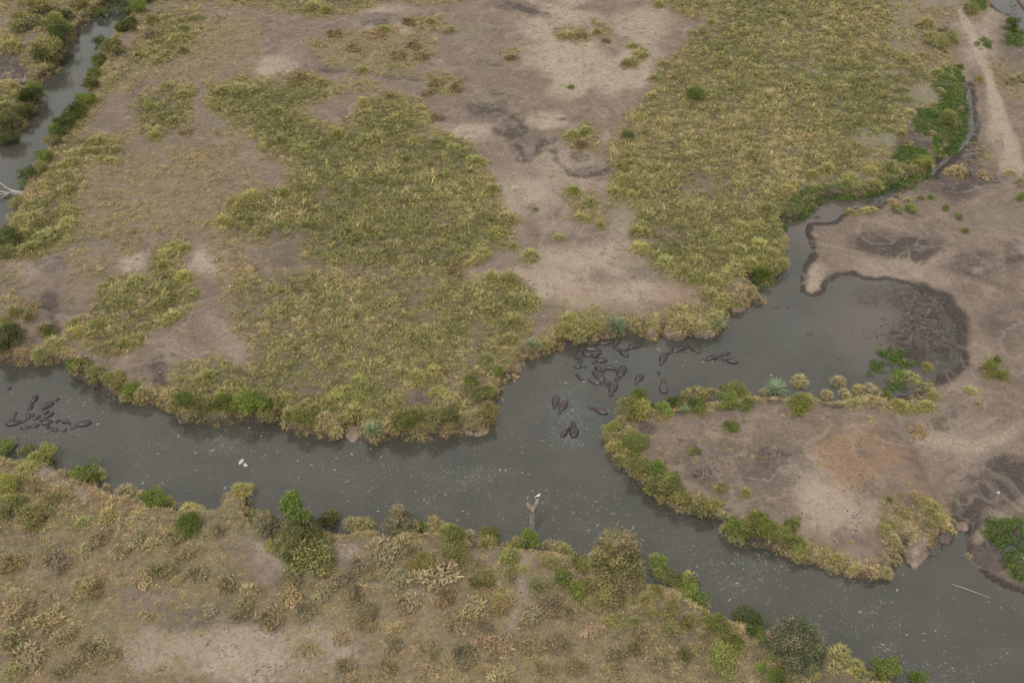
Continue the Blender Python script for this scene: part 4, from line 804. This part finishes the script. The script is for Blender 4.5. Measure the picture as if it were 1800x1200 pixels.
def catmull(P, n):
    P = np.asarray(P, float); Q = np.vstack([2 * P[0] - P[1], P, 2 * P[-1] - P[-2]]); out = []
    s = np.linspace(0, len(P) - 1, 200)
    for v in s:
        i = min(int(v), len(P) - 2); t_ = v - i; a, b_, c, d_ = Q[i:i + 4]
        out.append(.5 * ((2 * b_) + (-a + c) * t_ + (2 * a - 5 * b_ + 4 * c - d_) * t_ ** 2 + (-a + 3 * b_ - 3 * c + d_) * t_ ** 3))
    out = np.array(out); L = np.r_[0, np.cumsum(np.linalg.norm(np.diff(out, axis=0), axis=1))]
    q = L[-1] * n
    return np.stack([np.interp(q, L, out[:, 0]), np.interp(q, L, out[:, 1])], 1), L[-1]
bm = bmesh.new(); tube(bm, [(0, 0, 0), (.01, 0, .05), (.02, 0, .11)], [.035, .055, .012], 6)
EAR = bm_mesh('ear', bm, M_HIPPO)
def hippo(pts, label, mode='full', tone=(1, 1, 1), width=1.0, top=1.0, dip=0.0, red=.2):
    W = np.array([unproj(a, b_, .12) for a, b_ in pts], float)
    if mode == 'head':              # only the head clears the water: the body lies below, behind it
        d_ = W[0] - W[-1]; d_ /= np.linalg.norm(d_) + 1e-9
        hl = max(.7, np.linalg.norm(W[0] - W[-1])); W = np.vstack([W[-1] + d_ * hl * 3.3, W[-1] + d_ * hl * 2.1, W[0] + d_ * .1, W[-1]])
    if mode == 'back':              # back shows, head under water in front
        d_ = W[-1] - W[-2]; d_ /= np.linalg.norm(d_); W = np.vstack([W, W[-1] + d_ * .7])
    ts = np.r_[np.linspace(0, .1, 6), np.linspace(.15, .62, 9), np.linspace(.66, .94, 11), [.965, .985, 1.0]]
    sp_, L = catmull(W, ts); L = max(L, 1.6)
    hw = np.interp(ts, KT, KW) * np.clip(L * .205, .42, .80) * width
    TOPS = {'full': [.05, .22, .30, .38, .42, .36, .28, .17, .12, .22, .20, .13, .17, .09, .02], 'head': [-.4, -.3, -.25, -.2, -.2, -.2, -.18, -.10, .05, .22, .20, .13, .17, .09, .02], 'back': [.05, .18, .26, .32, .34, .28, .18, .06, -.04, -.06, -.1, -.14, -.18, -.2, -.25]}[mode]
    tz = np.interp(ts, KT, TOPS); tz = np.where(tz > 0, tz * top, tz) - dip * np.interp(ts, [.55, .70, .78], [0, 1, 0])
    T_ = np.gradient(sp_, axis=0); T_ /= np.linalg.norm(T_, axis=1, keepdims=True) + 1e-9
    Nn = np.stack([-T_[:, 1], T_[:, 0]], 1); n = 20; V = []; F = []; wl = []; wl2 = []
    o_ = sp_.mean(0)
    for i in range(len(ts)):
        hh_ = hw[i] * (.92 if ts[i] < .7 else .72); cz = tz[i] - hh_
        for k_ in range(n):
            a = 2 * math.pi * k_ / n; ex = math.copysign(abs(math.cos(a)) ** .85, math.cos(a)) * hw[i]; ez = math.sin(a) * hh_
            if ts[i] > .755 and ts[i] < .80 and math.sin(a) > .5 and abs(math.cos(a)) > .5: ez += .05       # eye ridges
            if ts[i] > .93 and ts[i] < .975 and math.sin(a) > .5 and abs(math.cos(a)) > .4: ez += .035      # nostrils
            V.append((sp_[i, 0] - o_[0] + Nn[i, 0] * ex, sp_[i, 1] - o_[1] + Nn[i, 1] * ex, cz + ez))
            wl.append(red * float(np.clip((ts[i] - .66) / .15, 0, 1)) )
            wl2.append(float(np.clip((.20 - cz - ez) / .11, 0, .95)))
    for i in range(len(ts) - 1):
        for k_ in range(n): F.append((i * n + k_, i * n + (k_ + 1) % n, (i + 1) * n + (k_ + 1) % n, (i + 1) * n + k_))
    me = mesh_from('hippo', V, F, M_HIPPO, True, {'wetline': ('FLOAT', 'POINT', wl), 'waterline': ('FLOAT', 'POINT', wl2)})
    bm = bmesh.new(); bm.from_mesh(me); bmesh.ops.holes_fill(bm, edges=[e for e in bm.edges if e.is_boundary]); bmesh.ops.recalc_face_normals(bm, faces=bm.faces); bm.to_mesh(me); bm.free()
    ob = link('hippopotamus', me, None, (float(o_[0]), float(o_[1]), 0)); ob.color = tone + (1,)
    if mode != 'back':
        i = int(np.argmin(abs(ts - .735)))
        for sg in (-1, 1):
            e = link('ear', EAR, ob); e.location = (sp_[i, 0] - o_[0] + Nn[i, 0] * sg * hw[i] * .62, sp_[i, 1] - o_[1] + Nn[i, 1] * sg * hw[i] * .62, tz[i] - .05)
            e.rotation_euler = (0, 0, math.atan2(Nn[i, 1] * sg, Nn[i, 0] * sg)); e.color = tone + (1,)
    return tag(ob, label, 'hippo', 'hippos lying in the river')
N_, WST = 'in the north bank group', 'in the west bank group'
PK, DKT, GY_, LT = (1.08, .96, .93), (.82, .80, .90), (1.02, 1.0, 1.0), (1.5, 1.42, 1.38)
HP = [
 ([(1068,632),(1058,632.5),(1048,634),(1041,638)], f'reddish hippo lying across the middle {N_}', 'full', PK, 1, 1, .05, .5),
 ([(1046,643),(1052,647),(1057,650),(1063,653)], f'short dark hippo just above the big slanting one {N_}', 'full', DKT, .9, 1, 0, .2),
 ([(1042,651),(1050,656),(1059,665),(1067,671),(1072,674)], f'biggest hippo {N_}, slanting towards a rounder one', 'full', GY_, 1.05, 1.1, .04, .1),
 ([(1034,665),(1044,668),(1055,673),(1062,676),(1069,677)], f'hippo with a pale wet back below the biggest one {N_}', 'full', LT, .95, .9, .16, .1),
 ([(1063,647),(1071,645.5),(1080,648),(1087,653)], f'dark arched hippo over the ring of open water {N_}', 'full', DKT, .85, 1, 0, .2),
 ([(1097,642),(1094,649),(1088,661),(1083,668)], f'fat hippo, rump up, nose pointing down to the ring {N_}', 'full', DKT, 1.05, 1.15, .05, .3),
 ([(1082,671),(1079,678),(1074,689),(1075,695)], f'round-bodied hippo closing the ring at its lower end {N_}', 'full', GY_, 1.1, 1.1, 0, .5),
 ([(1008,643),(1015,643),(1022,643.5),(1032,644)], f'small hippo afloat with its head apart, west end {N_}', 'full', GY_, .9, .7, .3, .1),
 ([(1017,629),(1011,628)], f'upper of two lone hippo snouts, west end {N_}', 'head', GY_, .9, .8, 0, .1),
 ([(1022,635),(1016,635)], f'lower of two lone hippo snouts, west end {N_}', 'head', DKT, .9, .8, 0, .1),
 ([(1025,668),(1020,663),(1016,660),(1012,656)], f'slim hippo with white foam behind its rump {N_}', 'full', PK, .75, .6, 0, .3),
 ([(1029,613),(1038,612),(1048,614),(1058,615)], f'pale grey hippo under the overhanging tussocks {N_}', 'full', LT, .95, .8, 0, .1),
 ([(1041,624),(1034,622),(1026,618),(1016,614)], f'broad grey hippo pointing west, below the pale one {N_}', 'full', GY_, 1.1, .9, 0, .1),
 ([(1041,625),(1047,625),(1052,622),(1057,619)], f'thin dark hippo bent beside the broad grey one {N_}', 'full', DKT, .7, .8, 0, .1),
 ([(1073,601),(1063,602),(1053,602),(1046,607)], f'pinkish hippo tight under the bank tussocks {N_}', 'full', PK, .95, .8, 0, .3),
 ([(1089,594),(1085,599),(1081,605),(1077,611)], f'thin hippo below the reed clump {N_}', 'full', PK, .7, .9, 0, .6),
 ([(1104,626),(1098,621),(1090,615),(1081,612)], f'hippo with a reddish head meeting the thin one {N_}', 'full', PK, .95, .9, 0, .8),
 ([(1129,606),(1119,606),(1109,609),(1098,616)], f'hippo with a dark wet outline, east end {N_}', 'full', DKT, .85, 1, 0, .4),
 ([(1204,608),(1195,611),(1184,616),(1173,621)], 'hippo pointing at the rump of another, between the two hippo groups', 'full', GY_, .9, 1, .15, .2),
 ([(1170,621),(1167,626),(1163,634),(1162,641)], 'stout hippo with its head downstream, behind a pointing one', 'full', PK, 1.1, 1.05, 0, .3),
 ([(1131,657),(1126,661),(1120,668),(1118,675)], 'lone reddish hippo in open water below the north bank', 'full', PK, 1.0, 1.05, 0, .7),
 ([(1167,691),(1167,683),(1166,672),(1166,664)], 'lone pear-shaped hippo heading upstream near the peninsula bushes', 'full', LT, 1.05, 1, 0, .3),
 ([(1158,653),(1158,658)], 'single hippo snout above the pear-shaped hippo', 'head', DKT, .9, .9, 0, 0),
 ([(1232,620),(1225,616),(1216,612),(1207,609)], 'thin hippo stirring the water under the straw tussock dome', 'full', GY_, .7, .7, 0, .5),
 ([(1264,626),(1255,627),(1244,630),(1233,631)], 'hippo with a red snout in swirling water, in the eastern trio', 'full', DKT, .85, 1, 0, 1),
 ([(1298,636),(1288,634),(1277,632),(1267,629)], 'easternmost hippo of the trio, lower one of a crossed pair', 'full', PK, .9, .95, .05, .4),
 ([(1284,618),(1278,620),(1272,622),(1265,625)], 'small hippo above the crossed pair in the eastern trio', 'full', PK, .65, .7, .12, .4),
 ([(979,694),(977,702),(975,712),(975,718)], 'hippo side by side with another, on the western side of that pair', 'full', PK, 1.0, 1, 0, .2),
 ([(996,704),(992,709),(986,719),(983,727)], 'hippo side by side with another, on the eastern side of that pair', 'full', GY_, 1.0, 1.05, 0, .5),
 ([(988,767),(991,762),(996,755),(1001,750)], 'slim hippo tucked beside a big dark one in the foam', 'full', PK, .85, .9, 0, .1),
 ([(1008,768),(1009,759),(1008,747),(1007,740)], 'big dark hippo heading upstream ringed by foam', 'full', DKT, 1.15, 1.1, 0, 0),
 ([(1069,726),(1058,722),(1046,718),(1033,714)], 'long brown hippo beside the bushes of the peninsula tip', 'full', PK, .85, .95, .03, .1),
 ([(65,694),(61,699),(57,706),(55,711)], f'topmost hippo {WST}, rump up', 'full', DKT, .95, .9, 0, 0),
 ([(56,711),(54,715),(50,720)], f'dark hippo head below the topmost one {WST}', 'head', DKT, 1, .9, 0, 0),
 ([(73,719),(80,713),(92,707),(104,698)], f'long hippo stretched towards the bank {WST}', 'full', DKT, .85, .9, .25, 0),
 ([(8,745),(20,743),(34,741),(47,737)], f'longest hippo {WST}, with a reddish snout', 'full', DKT, .95, 1, 0, .6),
 ([(19,738),(22,734),(25,731)], f'reddish hippo head over the longest hippo {WST}', 'head', PK, 1, 1, 0, .9),
 ([(27,726),(29,723)], f'tiny grey snout above the reddish head {WST}', 'head', GY_, .7, .7, 0, 0),
 ([(50,736),(49,730),(47,725)], f'pale half-sunken hippo back {WST}', 'back', LT, .7, .6, 0, 0),
 ([(57,724),(57,731)], f'dark upright hippo snout in the middle {WST}', 'head', PK, .9, 1, 0, .3),
 ([(56,736),(62,734),(69,730)], f'grey sunken hippo back in the middle {WST}', 'back', GY_, .8, .7, 0, 0),
 ([(75,727),(82,723)], f'faint hippo back under the long stretched one {WST}', 'back', GY_, .6, .6, 0, 0),
 ([(95,724),(86,729),(76,735),(69,740)], f'hippo with its red head turned down the middle {WST}', 'full', GY_, .75, .8, .2, .8),
 ([(72,745),(80,741),(92,740)], f'bluish rounded hippo back at the heart {WST}', 'back', DKT, 1, 1, 0, 0),
 ([(96,741),(106,737)], f'dark hippo head past the bluish back {WST}', 'head', DKT, 1.1, 1, 0, 0),
 ([(108,741),(117,740),(124,744)], f'brown-headed hippo between two dark ones {WST}', 'full', PK, .7, .8, 0, .7),
 ([(161,741),(150,743),(137,746),(124,752)], f'easternmost hippo {WST}, broad back and red head', 'full', DKT, .95, 1, 0, .9),
 ([(112,757),(116,752)], f'small red snout under the easternmost hippo {WST}', 'head', PK, .8, .9, 0, .9),
 ([(34,751),(42,750),(51,749)], f'pale sunken hippo back below the longest one {WST}', 'back', GY_, .8, .7, 0, 0),
 ([(69,746),(62,747),(54,749)], f'dark hippo back along the lower edge {WST}', 'back', DKT, .8, .8, 0, 0),
 ([(82,745),(86,752)], f'dark hippo head pointing at the near bank {WST}', 'head', DKT, 1, .9, 0, 0),
 ([(90,753),(99,755)], f'grey hippo back lowest in the water {WST}', 'back', GY_, .7, .7, 0, 0),
 ([(17,681),(20,679)], f'lone dark snout far above the rest {WST}', 'head', DKT, .7, .8, 0, 0),
]
for pts, lab, mode, tone, wd_, top, dip, red in HP: hippo(pts, lab, mode, tone, wd_, top, dip, red)

# ------------------------------------------------------------------ forked dead stump and the birds on it
x, y, z = ground_at(935, 940); k_ = m_per_px(935, 940, z); H = 74 * k_ / .80
stump = bpy.data.objects.new('dead_tree', None); C.objects.link(stump); stump.location = (x, y, z)
def px_off(dx, hh): return (dx * k_, 0.0, hh * H)
bm = bmesh.new()
tube(bm, [px_off(-.5, -.06), px_off(-.5, .02), px_off(0, .25), px_off(.8, .5), px_off(1.2, .68), px_off(1.4, .80)], [7 * k_, 6.2 * k_, 5.4 * k_, 5.2 * k_, 5.6 * k_, 4.6 * k_], 14, .10, 4)
link('trunk', bm_mesh('trunk', bm, M_DEAD), stump)
bm = bmesh.new(); tube(bm, [px_off(2.5, .66), px_off(6, .84), px_off(9, 1.04)], [4.4 * k_, 3.3 * k_, 2.6 * k_], 9, .12, 6); link('prong', bm_mesh('prong', bm, M_DEAD), stump)
M_RED = simple('broken_wood', (.30, .19, .13), (.42, .30, .22), 2.5, bump=.8)
bm = bmesh.new(); tube(bm, [px_off(-1, .66), px_off(-6, .82), px_off(-9.5, .94)], [4.2 * k_, 3.2 * k_, 1.6 * k_], 9, .15, 8); pr = link('prong', bm_mesh('prong', bm, M_RED), stump); pr['label'] = 'shorter prong with raw orange-brown wood'
bm = bmesh.new()
for dx, hh in ((-.4, .70), (3.6, .50), (2.8, .14), (-1.5, .36)):
    bmesh.ops.create_icosphere(bm, subdivisions=2, radius=1.0, matrix=Matrix.Translation(Vector(px_off(dx, hh)) + Vector((0, -5.6 * k_, 0))) @ Matrix.Diagonal((1.5 * k_, .5 * k_, 1.9 * k_, 1)))
M_HOLE = simple('hollow_wood', (.03, .024, .02), (.05, .04, .034)); kn = link('knot_holes', bm_mesh('knot_holes', bm, M_HOLE), stump); kn['kind'] = 'stuff'
tag(stump, 'forked bare dead tree stump with two birds on its prongs', 'dead tree')
M_BW = simple('white_plumage', (.62, .61, .58), (.74, .73, .70)); M_BK = simple('black_plumage', (.022, .021, .022), (.04, .04, .042)); M_BP = simple('pink_bill', (.32, .15, .11), (.42, .22, .16)); M_BR = simple('brown_plumage', (.12, .085, .07), (.18, .13, .11))
def bird(loc, s, heading, mats, label, head_dz=.55):
    body_m, head_m, wing_m = mats
    root = bpy.data.objects.new('perched_bird', None); C.objects.link(root); root.location = loc; root.rotation_euler = (0, 0, heading); root.scale = (s,) * 3
    def ell(nm, c, rr, m, rot=0):
        bm = bmesh.new(); bmesh.ops.create_uvsphere(bm, u_segments=14, v_segments=9, radius=1, matrix=Matrix.Translation(c) @ Matrix.Rotation(rot, 4, 'Y') @ Matrix.Diagonal((*rr, 1)))
        return link(nm, bm_mesh(nm, bm, m), root)
    bm = bmesh.new(); tube(bm, [(-.62, 0, .42), (-.42, 0, .50), (-.1, 0, .62), (.18, 0, .72), (.30, 0, .86), (.33, 0, .98)], [.05, .13, .24, .22, .10, .07], 12); link('body', bm_mesh('body', bm, body_m), root)
    ell('head', (.36, 0, 1.06), (.13, .10, .11), head_m)
    bm = bmesh.new(); tube(bm, [(.44, 0, 1.05), (.62, 0, 1.0), (.82, 0, .92)], [.045, .032, .008], 8); link('bill', bm_mesh('bill', bm, M_BP), root)
    for sg in (-1, 1):
        ell('wing', (-.16, sg * .19, .60), (.40, .06, .17), wing_m, .30)
        bm = bmesh.new(); tube(bm, [(.0, sg * .08, .5), (.03, sg * .08, .24), (.0, sg * .08, 0.0)], [.03, .018, .018], 6); link('leg', bm_mesh('leg', bm, M_BP), root)
    return tag(root, label, 'bird')
t1 = Vector((x, y, z)) + Vector(px_off(9.2, 1.03)); t2 = Vector((x, y, z)) + Vector(px_off(-9.3, .93))
bird(t1, .6, R(20), (M_BW, M_BW, M_BK), 'white stork with black wings on the taller stump prong')
bird(t2, .5, R(70), (M_BR, M_BW, M_BR), 'brown bird with a white head on the shorter orange prong')

# ------------------------------------------------------------------ rocks, blocks of bank mud, driftwood
def lump(nm, px, py, w, d_, h, mat, label, cat, seed=0, rough=.22, flat=.0, rz=0, sink=.25, group=None, z=None):
    x, y, zz_ = ground_at(px, py); zz_ = zz_ if z is None else z
    k_ = m_per_px(px, py, zz_); bm = bmesh.new(); bmesh.ops.create_icosphere(bm, subdivisions=4, radius=1)
    for v in bm.verts:
        c = v.co.copy(); a = np.array([c.x * 1.4 + seed * 3.1]); b2 = np.array([c.y * 1.4 + c.z * 1.9 + seed])
        q = 1 + rough * 2 * float(fbm(a, b2, 3, seed % 9)[0])
        if c.z > 0: c.z = c.z ** (1 - flat) if c.z > 1e-6 else c.z
        v.co = Vector((c.x * q * w * k_ / 2, c.y * q * d_ * k_ / 2, c.z * q * h * k_))
    bmesh.ops.delete(bm, geom=[v for v in bm.verts if v.co.z < -h * k_ * .55], context='VERTS')
    o = link(nm, bm_mesh(nm, bm, mat), None, (x, y, zz_ - sink * h * k_)); o.rotation_euler = (0, 0, rz)
    return tag(o, label, cat, group)
lump('white_rock', 424.5, 811, 6.5, 15, 5, M_WHITE, 'larger smooth white rock standing in the river', 'rock', 1, .15, rz=-.45, z=0)
lump('white_rock', 431.5, 817.5, 7, 9, 3, M_WHITE, 'smaller triangular white rock in the river', 'rock', 2, .3, rz=.6, z=0)
lump('white_stone', 1755, 866, 6, 6, 4, M_WHITE, 'small white stone on the dark mud of the gully', 'stone', 3)
lump('mud_boulder', 1613, 958, 40, 84, 22, M_MUD, 'big boulder-like block of pale mud sliding into the water', 'mud block', 4, .3, rz=-.5, z=0, sink=.15)
lump('mud_lump', 1660, 944, 30, 30, 12, M_DMUD, 'dark wet mud lump in the water by the mud boulder', 'mud lump', 5, .35, z=0)
lump('mud_lump', 1640, 980, 22, 12, 3, M_DMUD, 'low wet mud bar just breaking the surface', 'mud lump', 6, .35, z=0)
lump('mud_lump', 1658, 964, 9, 9, 4, M_DMUD, 'small wet mud knob beside the low mud bar', 'mud lump', 7, .35, z=0)
lump('mud_block', 1143, 592, 22, 24, 24, M_MUD, 'pale mud pillar between grass tussocks on the north bank', 'mud block', 8, .2, .3, z=0, sink=.1)
lump('mud_block', 1131, 585, 14, 30, 26, M_DMUD, 'dark mud pillar against the pale one on the north bank', 'mud block', 9, .25, .3, z=0, sink=.1)
lump('mud_block', 1186, 584, 46, 50, 22, M_MUD, 'round mud block under a straw tussock dome', 'mud block', 10, .2, .3, z=0, sink=.1)
lump('mud_block', 1236, 582, 46, 44, 20, M_MUD, 'mud block under the tussock beside the reed clump', 'mud block', 11, .2, .3, z=0, sink=.1)
lump('mud_spit', 1322, 521, 20, 58, 9, M_MUD, 'sloping mud spit running into the water below the meadow', 'mud block', 12, .2, z=0, rz=.85)
lump('mud_block', 1285, 540, 52, 30, 14, M_MUD, 'reddish mud ledge beneath the meadow corner tussocks', 'mud block', 13, .2, .3, z=0)
lump('mud_block', 896, 654, 24, 36, 16, M_MUD, 'pale smooth mud block at the river bend', 'mud block', 14, .15, .2, z=0, rz=-.4)
lump('mud_block', 908, 638, 22, 26, 16, M_MUD, 'pale mud block above the smooth one at the bend', 'mud block', 15, .2, .2, z=0)
lump('mud_block', 836, 757, 44, 30, 12, M_MUD, 'reddish mud block under the straw tussock on the bend', 'mud block', 16, .2, .3, z=0)
lump('mud_block', 621, 760, 30, 50, 7, M_MUD, 'bare mud slide beside the reed clump on the bend', 'mud block', 17, .2, z=0)
lump('mud_block', 52, 626, 28, 30, 16, M_MUD, 'pale mud bluff beside the big dark bush on the west bank', 'mud block', 18, .2, .3, z=0)
lump('mud_block', 1432, 412, 16, 16, 4, M_MUD, 'small mud mound at the head of the mud spit by the inlet', 'mud block', 19, .25)
lump('mud_block', 1690, 925, 26, 22, 10, M_MUD, 'mud nose where the gully meets the water', 'mud block', 20, .25, z=0)
lump('mud_bar', 1372, 540, 34, 10, 3, M_DMUD, 'flat brown mud bar in the mouth of the pool', 'mud bar', 21, .4, z=0)
lump('mud_bar', 1458, 624, 54, 7, 1.2, M_DMUD, 'long brown mud bar at the edge of the pool', 'mud bar', 22, .4, z=0, rz=-.6)
lump('mud_bar', 1424, 588, 12, 14, 1.5, M_DMUD, 'short brown mud bar above the long one', 'mud bar', 23, .4, z=0, rz=-.8)
lump('mud_bank', 1745, 985, 80, 60, 4, M_DMUD, 'low wet mud bank with a sharp dark edge in the marsh', 'mud bank', 24, .2, z=0, rz=-.6)
lump('weed_mound', 1437, 382, 14, 8, 3, M_DMUD, 'tiny weedy mound in the brown inlet', 'mud lump', 25, .3, z=0)
lump('island_bank', 1592, 672, 80, 34, 6, M_DMUD, 'dark mud islet under the tussock in the pool', 'mud bank', 26, .2, z=0)

def pole(nm, pts, rad, mat, label, cat):
    P = []
    for a in pts:
        q = unproj(a[0], a[1], a[2]); P.append(Vector((float(q[0]), float(q[1]), a[2])))
    bm = bmesh.new(); o_ = P[0].copy(); tube(bm, [p - o_ for p in P], rad, 8, .1, 3)
    return tag(link(nm, bm_mesh(nm, bm, mat), None, o_), label, cat)
pole('floating_pole', [(1671, 1026, .05), (1690, 1032, .08), (1710, 1039, .06), (1728, 1045.5, .02), (1742, 1051, -.04)], [.06, .08, .07, .05, .03], M_DEAD, 'long pale bare pole floating in the river', 'pole')
bl = bpy.data.objects.new('fallen_branch', None); C.objects.link(bl); ox, oy = unproj(40, 340, .4); bl.location = (float(ox), float(oy), .4)
for pts, r0 in (([(42,339,.8),(24,336,.7),(12,331,1.0),(4,324,1.4),(-12,316,1.6)], .22), ([(30,337,.7),(14,339,.5),(-2,336,.7),(-20,334,.8)], .16), ([(40,341,.6),(20,340,.3),(2,342,.3),(-20,345,.3)], .18), ([(18,340,.3),(6,346,.3),(-8,352,.4)], .12)):
    P = [Vector((float(unproj(a, b_, c)[0]) - bl.location.x, float(unproj(a, b_, c)[1]) - bl.location.y, c - .4)) for a, b_, c in pts]
    bm = bmesh.new(); tube(bm, P, [r0 * (1 - .7 * i / (len(P) - 1)) for i in range(len(P))], 7, .1, 5); link('limb', bm_mesh('limb', bm, M_BLEACH), bl)
tag(bl, 'bleached forked dead branches reaching over the side channel', 'dead branches')
x, y, z = ground_at(40, 148); db = bpy.data.objects.new('bleached_snag', None); C.objects.link(db); db.location = (x, y, z); r_ = random.Random(9)
for i in range(9):
    a = r_.uniform(0, 6.28); bm = bmesh.new(); L = r_.uniform(1.0, 2.2)
    tube(bm, [(0, 0, -.1), (.35 * L * math.cos(a), .35 * L * math.sin(a), .5 * L), (.7 * L * math.cos(a + .3), .6 * L * math.sin(a + .3), .8 * L)], [.09, .07, .03], 6, .1, i); link('branch', bm_mesh('branch', bm, M_BLEACH), db)
tag(db, 'small white dead snag on the dark bank of the side channel', 'dead shrub')
pole('dry_stick', [(292, 1131, 1.35), (305, 1132, 1.45), (327, 1132, 1.4)], [.03, .035, .02], M_BLEACH, 'thin pale stick lying on the clearing of the near bank', 'stick')
